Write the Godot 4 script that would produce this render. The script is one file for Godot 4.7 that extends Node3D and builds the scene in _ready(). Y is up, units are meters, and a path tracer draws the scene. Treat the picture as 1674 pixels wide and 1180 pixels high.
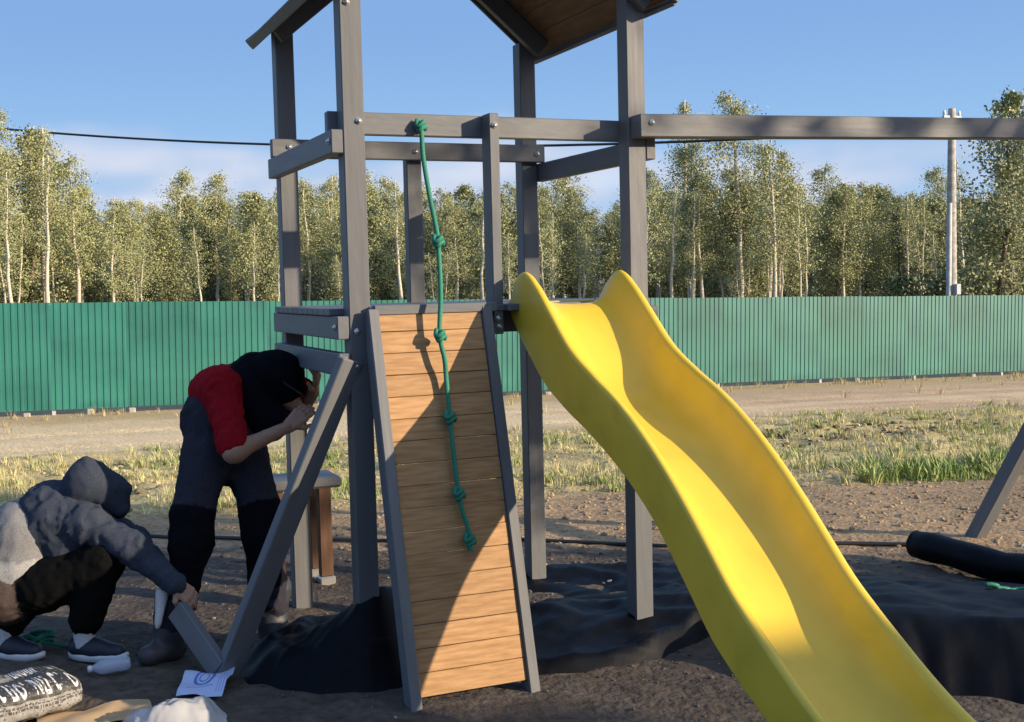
extends Node3D
# A half-built play tower on a bare plot: green sheet fence, birch wood, two people at work. y up, metres.

var rng := RandomNumberGenerator.new()
var taken := {}
var M := {}
var n1 := FastNoiseLite.new()
var n2 := FastNoiseLite.new()
var n3 := FastNoiseLite.new()
var box_cache := {}

# ---------------------------------------------------------------- naming
func numbered(parent: Node, called: String) -> String:
	var key := str(parent.get_instance_id()) + called
	var k: int = taken.get(key, 0)
	taken[key] = k + 1
	return called if k == 0 else "%s_%03d" % [called, k]

func thing(called: String, label: String, category: String, at := Vector3.ZERO, group := "") -> Node3D:
	var o := Node3D.new()
	o.name = numbered(self, called)
	add_child(o, true)
	o.position = at
	tag(o, label, category, group)
	return o

func tag(o: Node, label: String, category: String, group := "") -> void:
	o.set_meta("label", label)
	o.set_meta("category", category)
	if group != "":
		o.set_meta("group", group)

func put(parent: Node3D, called: String, mesh: Mesh, m: Material, at := Vector3.ZERO) -> MeshInstance3D:
	var o := MeshInstance3D.new()
	o.mesh = mesh
	if m != null:
		o.material_override = m
	o.name = numbered(parent, called)
	parent.add_child(o, true)
	o.position = at
	return o

func struct(called: String, mesh: Mesh, m: Material) -> MeshInstance3D:
	var o := put(self, called, mesh, m)
	o.set_meta("kind", "structure")
	return o

# ---------------------------------------------------------------- mesh helpers
func finish(v: PackedVector3Array, idx: PackedInt32Array, col := PackedColorArray(), uv := PackedVector2Array()) -> ArrayMesh:
	var n := PackedVector3Array()
	n.resize(v.size())
	for t in range(0, idx.size(), 3):
		var a := idx[t]
		var b := idx[t + 1]
		var c := idx[t + 2]
		var f := (v[c] - v[a]).cross(v[b] - v[a])
		n[a] += f
		n[b] += f
		n[c] += f
	for i in n.size():
		n[i] = n[i].normalized() if n[i].length_squared() > 1e-20 else Vector3.UP
	var arr := []
	arr.resize(Mesh.ARRAY_MAX)
	arr[Mesh.ARRAY_VERTEX] = v
	arr[Mesh.ARRAY_NORMAL] = n
	arr[Mesh.ARRAY_INDEX] = idx
	if col.size() > 0:
		arr[Mesh.ARRAY_COLOR] = col
	if uv.size() > 0:
		arr[Mesh.ARRAY_TEX_UV] = uv
	var me := ArrayMesh.new()
	me.add_surface_from_arrays(Mesh.PRIMITIVE_TRIANGLES, arr)
	return me

func face(st: SurfaceTool, pts: Array, out: Vector3) -> void:
	var nn: Vector3 = (pts[2] - pts[0]).cross(pts[1] - pts[0])
	if nn.dot(out) < 0:
		pts.reverse()
		nn = -nn
	nn = nn.normalized()
	for k in range(1, pts.size() - 1):
		for p in [pts[0], pts[k], pts[k + 1]]:
			st.set_normal(nn)
			st.add_vertex(p)

# a box with chamfered edges, centred
func add_box(st: SurfaceTool, s: Vector3, e: float, xf := Transform3D.IDENTITY) -> void:
	var h := s * 0.5
	var sg := [-1.0, 1.0]
	var P := func(sx, sy, sz, k):
		var q := Vector3(sx * (h.x - e), sy * (h.y - e), sz * (h.z - e))
		q[k] = [sx, sy, sz][k] * h[k]
		return xf * q
	var B := xf.basis
	for s1 in sg:
		face(st, [P.call(s1, -1, -1, 0), P.call(s1, 1, -1, 0), P.call(s1, 1, 1, 0), P.call(s1, -1, 1, 0)], B * Vector3(s1, 0, 0))
		face(st, [P.call(-1, s1, -1, 1), P.call(1, s1, -1, 1), P.call(1, s1, 1, 1), P.call(-1, s1, 1, 1)], B * Vector3(0, s1, 0))
		face(st, [P.call(-1, -1, s1, 2), P.call(1, -1, s1, 2), P.call(1, 1, s1, 2), P.call(-1, 1, s1, 2)], B * Vector3(0, 0, s1))
		for s2 in sg:
			face(st, [P.call(s1, s2, -1, 0), P.call(s1, s2, 1, 0), P.call(s1, s2, 1, 1), P.call(s1, s2, -1, 1)], B * Vector3(s1, s2, 0))
			face(st, [P.call(s1, -1, s2, 0), P.call(s1, 1, s2, 0), P.call(s1, 1, s2, 2), P.call(s1, -1, s2, 2)], B * Vector3(s1, 0, s2))
			face(st, [P.call(-1, s1, s2, 1), P.call(1, s1, s2, 1), P.call(1, s1, s2, 2), P.call(-1, s1, s2, 2)], B * Vector3(0, s1, s2))
			for s3 in sg:
				face(st, [P.call(s1, s2, s3, 0), P.call(s1, s2, s3, 1), P.call(s1, s2, s3, 2)], B * Vector3(s1, s2, s3))

func box(s: Vector3, e := 0.003) -> ArrayMesh:
	var key := "%.3f_%.3f_%.3f_%.4f" % [s.x, s.y, s.z, e]
	if not box_cache.has(key):
		var st := SurfaceTool.new()
		st.begin(Mesh.PRIMITIVE_TRIANGLES)
		add_box(st, s, e)
		box_cache[key] = st.commit()
	return box_cache[key]

# timber from p to q (world points; the thing only has a position), h measured along "up", w across
func beam(parent: Node3D, called: String, p: Vector3, q: Vector3, h: float, w: float, m: Material, up := Vector3.UP, e := 0.004) -> MeshInstance3D:
	var x := (q - p).normalized()
	var z := x.cross(up).normalized()
	var y := z.cross(x).normalized()
	var o := put(parent, called, box(Vector3(snappedf(p.distance_to(q), 0.002), h, w), e), m)
	o.transform = Transform3D(Basis(x, y, z), (p + q) * 0.5 - parent.position)
	return o

# timber filling the box from lo to hi, grain along its longest side
func block(parent: Node3D, called: String, lo: Vector3, hi: Vector3, m: Material, e := 0.004) -> MeshInstance3D:
	var d := hi - lo
	var c := (lo + hi) * 0.5
	if d.x >= d.y and d.x >= d.z:
		return beam(parent, called, Vector3(lo.x, c.y, c.z), Vector3(hi.x, c.y, c.z), d.y, d.z, m, Vector3.UP, e)
	if d.y >= d.z:
		return beam(parent, called, Vector3(c.x, lo.y, c.z), Vector3(c.x, hi.y, c.z), d.x, d.z, m, Vector3.RIGHT, e)
	return beam(parent, called, Vector3(c.x, c.y, lo.z), Vector3(c.x, c.y, hi.z), d.y, d.x, m, Vector3.UP, e)

class Buf:
	var v := PackedVector3Array()
	var i := PackedInt32Array()
	var c := PackedColorArray()
	var uv := PackedVector2Array()

func tube(b: Buf, path: Array, radii: Array, sides := 8, color := Color.WHITE, caps := true) -> void:
	var prev := Vector3.ZERO
	var base := b.v.size()
	var count := path.size()
	for k in count:
		var d: Vector3 = (path[min(k + 1, count - 1)] - path[max(k - 1, 0)]).normalized()
		if prev == Vector3.ZERO:
			prev = d.cross(Vector3.UP if absf(d.y) < 0.9 else Vector3.RIGHT).normalized()
		var s := (prev - d * prev.dot(d)).normalized()
		prev = s
		var t := d.cross(s)
		for j in sides:
			var a := TAU * j / sides
			b.v.append(path[k] + (s * cos(a) + t * sin(a)) * radii[k])
			b.c.append(color)
	for k in count - 1:
		for j in sides:
			var p := base + k * sides + j
			var q := base + k * sides + (j + 1) % sides
			b.i.append_array([p, p + sides, q, q, p + sides, q + sides])
	if caps:
		for e in [0, count - 1]:
			b.v.append(path[e])
			b.c.append(color)
			var mid := b.v.size() - 1
			for j in sides:
				var p: int = base + e * sides + j
				var q: int = base + e * sides + (j + 1) % sides
				if e == 0:
					b.i.append_array([mid, p, q])
				else:
					b.i.append_array([mid, q, p])

func tube_mesh(path: Array, radii: Array, sides := 8) -> ArrayMesh:
	var b := Buf.new()
	tube(b, path, radii, sides)
	return finish(b.v, b.i)

func smooth_path(p: Array, per := 6) -> Array:
	var out := []
	for k in p.size() - 1:
		var a: Vector3 = p[max(k - 1, 0)]
		var d: Vector3 = p[min(k + 2, p.size() - 1)]
		for j in per:
			out.append((p[k] as Vector3).cubic_interpolate(p[k + 1], a, d, float(j) / per))
	out.append(p[-1])
	return out

func same(r: float, count: int) -> Array:
	var a := []
	a.resize(count)
	a.fill(r)
	return a

# smooth sheet from rows of points
func sheet(rows: Array, closed := false, uv := false) -> ArrayMesh:
	var b := Buf.new()
	var w: int = rows[0].size()
	for r in rows.size():
		for k in w:
			b.v.append(rows[r][k])
			if uv:
				b.uv.append(Vector2(float(k) / (w - 1), float(r) / (rows.size() - 1)))
	for r in rows.size() - 1:
		for k in (w if closed else w - 1):
			var p := r * w + k
			var q := r * w + (k + 1) % w
			b.i.append_array([p, q, p + w, q, q + w, p + w])
	return finish(b.v, b.i, PackedColorArray(), b.uv)

# ---------------------------------------------------------------- organic bodies: tapered capsules joined with a smooth minimum, meshed as surface nets
func flesh(b: Buf, bones: Array, cell: float, k: float, rough := 0.0, freq := 9.0) -> void:
	var lo := Vector3.INF
	var hi := -Vector3.INF
	for o in bones:
		var r: float = maxf(o[2], o[3]) + 3 * cell + rough
		for e in 2:
			lo = lo.min(o[e] - Vector3.ONE * r)
			hi = hi.max(o[e] + Vector3.ONE * r)
	var nx := int((hi.x - lo.x) / cell) + 2
	var ny := int((hi.y - lo.y) / cell) + 2
	var nz := int((hi.z - lo.z) / cell) + 2
	var f := PackedFloat32Array()
	f.resize(nx * ny * nz)
	f.fill(1.0)
	for o in bones:
		var a: Vector3 = o[0]
		var ab: Vector3 = o[1] - a
		var ra: float = o[2]
		var rb: float = o[3]
		var l2 := maxf(ab.length_squared(), 1e-9)
		var pad := maxf(ra, rb) + k + 2.5 * cell + rough
		var p0: Vector3 = (a.min(o[1]) - Vector3.ONE * pad - lo) / cell
		var p1: Vector3 = (a.max(o[1]) + Vector3.ONE * pad - lo) / cell
		for iz in range(maxi(0, int(p0.z)), mini(nz, int(p1.z) + 1)):
			for iy in range(maxi(0, int(p0.y)), mini(ny, int(p1.y) + 1)):
				var row := (iz * ny + iy) * nx
				for ix in range(maxi(0, int(p0.x)), mini(nx, int(p1.x) + 1)):
					var p := lo + Vector3(ix, iy, iz) * cell - a
					var t := clampf(p.dot(ab) / l2, 0.0, 1.0)
					var d := (p - ab * t).length() - lerpf(ra, rb, t)
					var g0 := f[row + ix]
					var h := maxf(k - absf(d - g0), 0.0) / k
					f[row + ix] = minf(d, g0) - h * h * k * 0.25
	if rough > 0.0:
		for iz in nz:
			for iy in ny:
				var row := (iz * ny + iy) * nx
				for ix in nx:
					if absf(f[row + ix]) < 3 * cell + rough:
						var p := (lo + Vector3(ix, iy, iz) * cell) * freq
						f[row + ix] += rough * (1.7 * absf(n2.get_noise_3d(p.x, p.y * 0.7, p.z)) - 0.45 + 0.7 * absf(n2.get_noise_3d(p.x * 2.1 + 9.0, p.y * 2.1, p.z * 2.1)))
	var where := PackedInt32Array()
	where.resize(nx * ny * nz)
	where.fill(-1)
	var step := [0, 1, nx, nx + 1, nx * ny, nx * ny + 1, nx * ny + nx, nx * ny + nx + 1]
	for iz in nz - 1:
		for iy in ny - 1:
			for ix in nx - 1:
				var at := (iz * ny + iy) * nx + ix
				var neg := 0
				for s in 8:
					if f[at + step[s]] < 0.0:
						neg += 1
				if neg == 0 or neg == 8:
					continue
				var sum := Vector3.ZERO
				var cnt := 0
				for s in 8:
					for ax in 3:
						var bit := 1 << ax
						if s & bit:
							continue
						var fa := f[at + step[s]]
						var fb := f[at + step[s | bit]]
						if (fa < 0.0) != (fb < 0.0):
							var q := Vector3(s & 1, (s >> 1) & 1, (s >> 2) & 1)
							q[ax] = fa / (fa - fb)
							sum += q
							cnt += 1
				where[at] = b.v.size()
				var w := lo + (Vector3(ix, iy, iz) + sum / cnt) * cell
				b.v.append(w)
				var best := 1e9
				var bc := Color.WHITE
				for o in bones:
					var ab: Vector3 = o[1] - o[0]
					var t := clampf((w - o[0]).dot(ab) / maxf(ab.length_squared(), 1e-9), 0.0, 1.0)
					var d: float = (w - o[0] - ab * t).length() - lerpf(o[2], o[3], t)
					if d < best:
						best = d
						bc = o[4]
				b.c.append(bc)
	var st := [1, nx, nx * ny]
	for iz in range(1, nz - 1):
		for iy in range(1, ny - 1):
			for ix in range(1, nx - 1):
				var at := (iz * ny + iy) * nx + ix
				for ax in 3:
					var inside := f[at] < 0.0
					if inside == (f[at + st[ax]] < 0.0):
						continue
					var u: int = st[(ax + 1) % 3]
					var v: int = st[(ax + 2) % 3]
					var q := [where[at], where[at - u], where[at - u - v], where[at - v]]
					if q.min() < 0:
						continue
					if inside:
						b.i.append_array([q[0], q[2], q[1], q[0], q[3], q[2]])
					else:
						b.i.append_array([q[0], q[1], q[2], q[0], q[2], q[3]])

func flesh_mesh(bones: Array, cell: float, k: float, rough := 0.0, freq := 9.0) -> ArrayMesh:
	var b := Buf.new()
	flesh(b, bones, cell, k, rough, freq)
	return finish(b.v, b.i, b.c)

# palm, four unequal bent fingers and a thumb; dir points from the wrist to the knuckles, back is the back of the hand
func hand_bones(wrist: Vector3, dir: Vector3, back: Vector3, thumb_side: float, curl: float, skin: Color) -> Array:
	dir = dir.normalized()
	var side := dir.cross(back).normalized() * thumb_side
	back = side.cross(dir).normalized() * thumb_side
	var out := []
	for k in 4:
		var off := (k - 1.5) * 0.019
		var root: Vector3 = wrist + dir * (0.085 - absf(k - 1.3) * 0.005) - side * off
		out.append([wrist - side * off * 0.5, root, 0.017, 0.0125, skin])
		var l: float = [0.074, 0.082, 0.076, 0.06][k]
		var d := dir
		var p := root
		for j in 3:
			d = (d * cos(curl * (0.6 + 0.3 * j)) - back * sin(curl * (0.6 + 0.3 * j))).normalized()
			var q: Vector3 = p + d * l * [0.45, 0.31, 0.24][j]
			out.append([p, q, 0.0098 - 0.0009 * j, 0.009 - 0.0009 * j, skin])
			p = q
	var tr := wrist + dir * 0.025 + side * 0.022
	var t1 := tr + (dir * 0.6 + side * 0.7 - back * 0.25).normalized() * 0.042
	var t2 := t1 + (dir * 0.85 + side * 0.15 - back * 0.5).normalized() * 0.034
	out.append([tr, t1, 0.015, 0.011, skin])
	out.append([t1, t2, 0.011, 0.0085, skin])
	return out

# ---------------------------------------------------------------- textures and materials
func noise(seed_: int, freq: float, oct := 4, kind := FastNoiseLite.TYPE_SIMPLEX_SMOOTH) -> FastNoiseLite:
	var n := FastNoiseLite.new()
	n.seed = seed_
	n.noise_type = kind
	n.frequency = freq
	n.fractal_octaves = oct
	return n

func ramp_tex(seed_: int, freq: float, size: int, lo: Color, hi: Color, power := 1.0, oct := 5) -> ImageTexture:
	var src := noise(seed_, freq, oct).get_seamless_image(size, size)
	var im := Image.create_empty(size, size, true, Image.FORMAT_RGB8)
	for y in size:
		for x in size:
			im.set_pixel(x, y, lo.lerp(hi, pow(src.get_pixel(x, y).r, power)))
	im.generate_mipmaps()
	return ImageTexture.create_from_image(im)

func bump_tex(seed_: int, freq: float, size: int, strength: float, oct := 4) -> ImageTexture:
	var im := noise(seed_, freq, oct).get_seamless_image(size, size)
	im.convert(Image.FORMAT_RGBA8)
	im.bump_map_to_normal_map(strength)
	return ImageTexture.create_from_image(im)

func mat(lin: Color, rough := 0.7, spec := 0.5) -> StandardMaterial3D:
	var m := StandardMaterial3D.new()
	m.albedo_color = lin.linear_to_srgb()
	m.roughness = rough
	m.metallic_specular = spec
	return m

func tri(m: StandardMaterial3D, tex: Texture2D, scale_: Vector3, nrm: Texture2D = null, ns := 1.0, off := Vector3.ZERO) -> StandardMaterial3D:
	m.uv1_triplanar = true
	m.uv1_triplanar_sharpness = 4.0
	m.uv1_scale = scale_
	m.uv1_offset = off
	if tex != null:
		m.albedo_texture = tex
	if nrm != null:
		m.normal_enabled = true
		m.normal_texture = nrm
		m.normal_scale = ns
	return m

func tinted(rough := 0.9) -> StandardMaterial3D:
	var m := StandardMaterial3D.new()
	m.vertex_color_use_as_albedo = true
	m.roughness = rough
	return m

func make_materials() -> void:
	var streak := ramp_tex(11, 0.012, 256, Color(0.92, 0.92, 0.91), Color(1, 1, 1), 0.9)
	var wood_n := bump_tex(12, 0.02, 256, 3.0)
	for k in 4:
		var p := mat(Color(0.137, 0.143, 0.157) * (0.94 + 0.05 * k), 0.52, 0.45)
		M["grey_%d" % k] = tri(p, streak, Vector3(0.5, 5.0, 5.0), wood_n, 0.18, Vector3(k * 0.37, k * 0.61, k * 0.13))
	var grain := ramp_tex(21, 0.014, 512, Color(0.8, 0.75, 0.69), Color(1, 0.99, 0.97), 0.8, 5)
	for k in 5:
		var p := mat(Color(0.46, 0.275, 0.13) * [1.0, 0.94, 1.05, 0.97, 0.9][k], 0.55, 0.4)
		M["plank_%d" % k] = tri(p, grain, Vector3(0.7, 6.5, 6.5), wood_n, 0.3, Vector3(k * 0.41, k * 0.27, k * 0.77))
	M["ply"] = tri(mat(Color(0.2, 0.12, 0.065), 0.7), grain, Vector3(0.7, 3, 3))
	M["leg_wood"] = tri(mat(Color(0.12, 0.06, 0.035), 0.6), grain, Vector3(0.7, 6, 6))
	M["steel"] = mat(Color(0.6, 0.6, 0.58), 0.35)
	M["steel"].metallic = 0.8
	var y := mat(Color(0.76, 0.525, 0.045), 0.32, 0.5)
	y.backlight = Color(0.8, 0.5, 0.09)
	tri(y, ramp_tex(31, 0.01, 256, Color(0.88, 0.88, 0.86), Color(1, 1, 1), 0.45, 6), Vector3(1.3, 1.3, 1.3), bump_tex(32, 0.03, 256, 1.0), 0.12)
	y.roughness_texture = ramp_tex(33, 0.03, 256, Color(0.7, 0.7, 0.7), Color(1, 1, 1), 0.7, 5)
	y.roughness = 0.4
	M["slide"] = y
	var cloth := bump_tex(41, 0.05, 256, 4.0)
	M["fabric"] = tri(mat(Color(0.0036, 0.0048, 0.009), 0.52, 0.24), ramp_tex(42, 0.02, 256, Color(0.6, 0.6, 0.62), Color(1, 1, 1)), Vector3(2, 2, 2), cloth, 0.08)
	M["fence"] = tri(mat(Color(0.03, 0.182, 0.148), 0.4, 0.5), ramp_tex(51, 0.006, 256, Color(0.76, 0.8, 0.82), Color(1, 1, 1), 0.7), Vector3(0.3, 0.55, 0.3))
	for k in 3:
		M["fence_%d" % k] = M.fence.duplicate()
		M["fence_%d" % k].albedo_color = (Color(0.03, 0.182, 0.148) * [1.0, 0.93, 1.06][k]).linear_to_srgb()
		M["fence_%d" % k].uv1_offset = Vector3(k * 0.31, k * 0.17, 0)
	M["zinc"] = tri(mat(Color(0.5, 0.52, 0.53), 0.5), ramp_tex(52, 0.03, 128, Color(0.8, 0.8, 0.8), Color(1, 1, 1)), Vector3.ONE)
	M["concrete"] = tri(mat(Color(0.5, 0.48, 0.44), 0.9), ramp_tex(53, 0.02, 256, Color(0.75, 0.74, 0.72), Color(1, 1, 1)), Vector3.ONE)
	M["bark"] = tri(mat(Color(0.78, 0.72, 0.58), 0.85), ramp_tex(61, 0.02, 256, Color(0.3, 0.28, 0.25), Color(1, 1, 1), 0.4), Vector3(1.2, 4.0, 1.2))
	M["bark_dark"] = tri(mat(Color(0.2, 0.15, 0.11), 0.9), ramp_tex(62, 0.03, 256, Color(0.5, 0.5, 0.5), Color(1, 1, 1)), Vector3(2, 1, 2))
	var lf := tinted(0.6)
	lf.backlight = Color(0.8, 0.85, 0.45)
	M["leaf"] = lf
	var gr := tinted(0.7)
	gr.backlight = Color(0.4, 0.45, 0.2)
	M["grass"] = gr
	var gd := tinted(0.95)
	gd.metallic_specular = 0.25
	tri(gd, ramp_tex(71, 0.03, 512, Color(0.74, 0.72, 0.7), Color(1, 1, 1), 0.7, 6), Vector3(0.9, 0.9, 0.9), bump_tex(72, 0.04, 512, 7.0, 6), 0.5)
	gd.uv1_world_triplanar = true
	M["ground"] = gd
	M["stone"] = tri(tinted(0.95), ramp_tex(73, 0.05, 128, Color(0.7, 0.7, 0.7), Color(1, 1, 1)), Vector3(6, 6, 6))
	M["rope"] = tri(mat(Color(0.03, 0.3, 0.19), 0.7), ramp_tex(81, 0.05, 128, Color(0.55, 0.6, 0.6), Color(1, 1, 1)), Vector3(30, 30, 30))
	M["black_cable"] = mat(Color(0.015, 0.015, 0.017), 0.5)
	M["skin"] = tinted(0.55)
	M["cloth"] = tri(tinted(0.9), ramp_tex(91, 0.05, 256, Color(0.78, 0.78, 0.78), Color(1, 1, 1)), Vector3(8, 8, 8), bump_tex(92, 0.09, 256, 3.0), 0.5)
	M.cloth.metallic_specular = 0.15
	M["rubber"] = mat(Color(0.035, 0.038, 0.045), 0.6)
	M["sole"] = mat(Color(0.62, 0.63, 0.66), 0.5)
	M["navy"] = mat(Color(0.012, 0.016, 0.035), 0.7)
	M["wall"] = tri(mat(Color(0.6, 0.56, 0.48), 0.9), ramp_tex(95, 0.02, 128, Color(0.85, 0.85, 0.85), Color(1, 1, 1)), Vector3.ONE)
	M["roof"] = mat(Color(0.1, 0.06, 0.05), 0.7)

# ---------------------------------------------------------------- the lie of the land
func land(x: float, z: float) -> float:
	var t := clampf((-1.5 - z) / 14.3, 0.0, 1.6)
	return -0.155 - 0.021 * clampf(x, -8.0, 24.0) - 0.345 * t

func weeds_edge(x: float) -> float:      # near edge of the weedy strip
	return -4.5 + 0.17 * x + 0.35 * n1.get_noise_2d(x * 30.0, 7.0)

func soil_edge(x: float) -> float:       # beyond it the soil is lighter and browner
	return clampf(-2.9 + 0.55 * x, -3.6, 1.2) + 0.35 * n1.get_noise_2d(x * 40.0, 90.0)

func relief(x: float, z: float) -> float:
	var h := 0.0
	if z > -15.5 and z < 7.0 and x > -8.0 and x < 25.0:
		var big := n1.get_noise_2d(x * 55.0, z * 55.0)
		var fine := n2.get_noise_2d(x * 9.0, z * 9.0)
		var weeds := smoothstep(-9.6, -8.9, z) * (1.0 - smoothstep(-0.5, 0.4, z - weeds_edge(x)))
		h = 0.014 * big + 0.012 * fine * (0.4 + smoothstep(-5.5, -3.0, z)) + weeds * (0.05 * big + 0.07 * maxf(0.0, n1.get_noise_2d(x * 160.0, z * 220.0)))
		h += 0.03 * weeds * fine
		# ruts along the dirt road
		h -= 0.03 * (1.0 - smoothstep(0.0, 0.35, absf(z + 10.3))) + 0.03 * (1.0 - smoothstep(0.0, 0.35, absf(z + 12.2)))
	return h

func top(x: float, z: float) -> float:
	return land(x, z) + relief(x, z)

func ground_color(x: float, z: float) -> Color:
	var dark := Color(0.085, 0.072, 0.062)
	var soil := Color(0.43, 0.31, 0.19)
	var straw := Color(0.52, 0.43, 0.22)
	var sand := Color(0.80, 0.64, 0.40)
	var earth := Color(0.6, 0.43, 0.28)
	var a := n1.get_noise_2d(x * 60.0, z * 60.0)
	var b := n2.get_noise_2d(x * 12.0, z * 12.0)
	var c := dark.lerp(dark * 1.6, clampf(0.5 + a + b, 0.0, 1.0))
	var s := soil.lerp(soil * 0.72, clampf(0.4 + a * 0.8 + b * 0.9, 0.0, 1.0))
	c = c.lerp(s, 1.0 - smoothstep(-0.35, 0.35, z - soil_edge(x) + 0.5 * b))
	c = c.lerp(straw * (1.0 + 0.35 * a), 1.0 - smoothstep(-0.4, 0.3, z - weeds_edge(x) + 0.5 * b))
	var road := sand.lerp(earth, clampf(smoothstep(5.0, 11.0, x) * 0.8 + 0.5 * a, 0.0, 1.0)) * (0.95 + 0.25 * b)
	var lines := (1.0 - smoothstep(0.1, 0.5, absf(z + 11.1 + 0.3 * a))) * 0.18
	c = c.lerp(road.lerp(sand * 1.1, clampf(lines * 3.0, 0.0, 1.0)), (1.0 - smoothstep(-9.7, -8.9, z + 0.7 * a)))
	var far := Color(0.13, 0.125, 0.06)
	c = c.lerp(earth.lerp(straw, 0.4), 1.0 - smoothstep(-14.6, -13.4, z + 0.5 * a))
	c = c.lerp(far, 1.0 - smoothstep(-20.0, -16.0, z))
	if z > 3.0:
		c = c.lerp(dark * 1.4, smoothstep(3.0, 6.0, z))
	c.a = 1.0
	return c

func build_ground() -> void:
	var xs := []
	var x := -5.0
	while x < 22.0:
		xs.append(x)
		x += 0.06 if x < 5.0 else 0.12
	var step := 0.15
	while x < 600.0:
		xs.append(x)
		step *= 1.35
		x += step
	xs.append(600.0)
	x = -5.0
	step = 0.15
	while x > -600.0:
		x -= step
		step *= 1.35
		xs.push_front(maxf(x, -600.0))
	var zs := []
	var z := 3.0
	while z > -16.5:
		zs.append(z)
		z -= 0.05 if z > -5.0 else 0.09
	step = 0.15
	while z > -700.0:
		zs.append(z)
		step *= 1.35
		z -= step
	zs.append(-700.0)
	z = 3.0
	step = 0.15
	while z < 300.0:
		z += step
		step *= 1.4
		zs.push_front(minf(z, 300.0))
	var v := PackedVector3Array()
	var c := PackedColorArray()
	var ix := PackedInt32Array()
	for zz in zs:
		for xx in xs:
			v.append(Vector3(xx, top(xx, zz), zz))
			c.append(ground_color(xx, zz))
	var w := xs.size()
	for r in zs.size() - 1:
		for k in w - 1:
			var p := r * w + k
			ix.append_array([p, p + w, p + 1, p + 1, p + w, p + w + 1])
	var o := struct("ground", finish(v, ix, c), M.ground)
	tag(o, "bare churned soil, weedy strip and sandy track running to the green fence", "ground")

func stuff(called: String, label: String, category: String, mesh: Mesh, m: Material, xf: Array, cols: Array) -> void:
	var mm := MultiMesh.new()
	mm.transform_format = MultiMesh.TRANSFORM_3D
	mm.use_colors = true
	mm.mesh = mesh
	mm.instance_count = xf.size()
	for k in xf.size():
		mm.set_instance_transform(k, xf[k])
		mm.set_instance_color(k, cols[k])
	var o := MultiMeshInstance3D.new()
	o.multimesh = mm
	o.material_override = m
	o.name = numbered(self, called)
	add_child(o, true)
	o.set_meta("kind", "stuff")
	tag(o, label, category)

func turned(s: Vector3, at: Vector3) -> Transform3D:
	return Transform3D(Basis.from_euler(Vector3(rng.randf_range(-0.2, 0.2), rng.randf() * TAU, rng.randf_range(-0.2, 0.2))).scaled_local(s), at)

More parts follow.
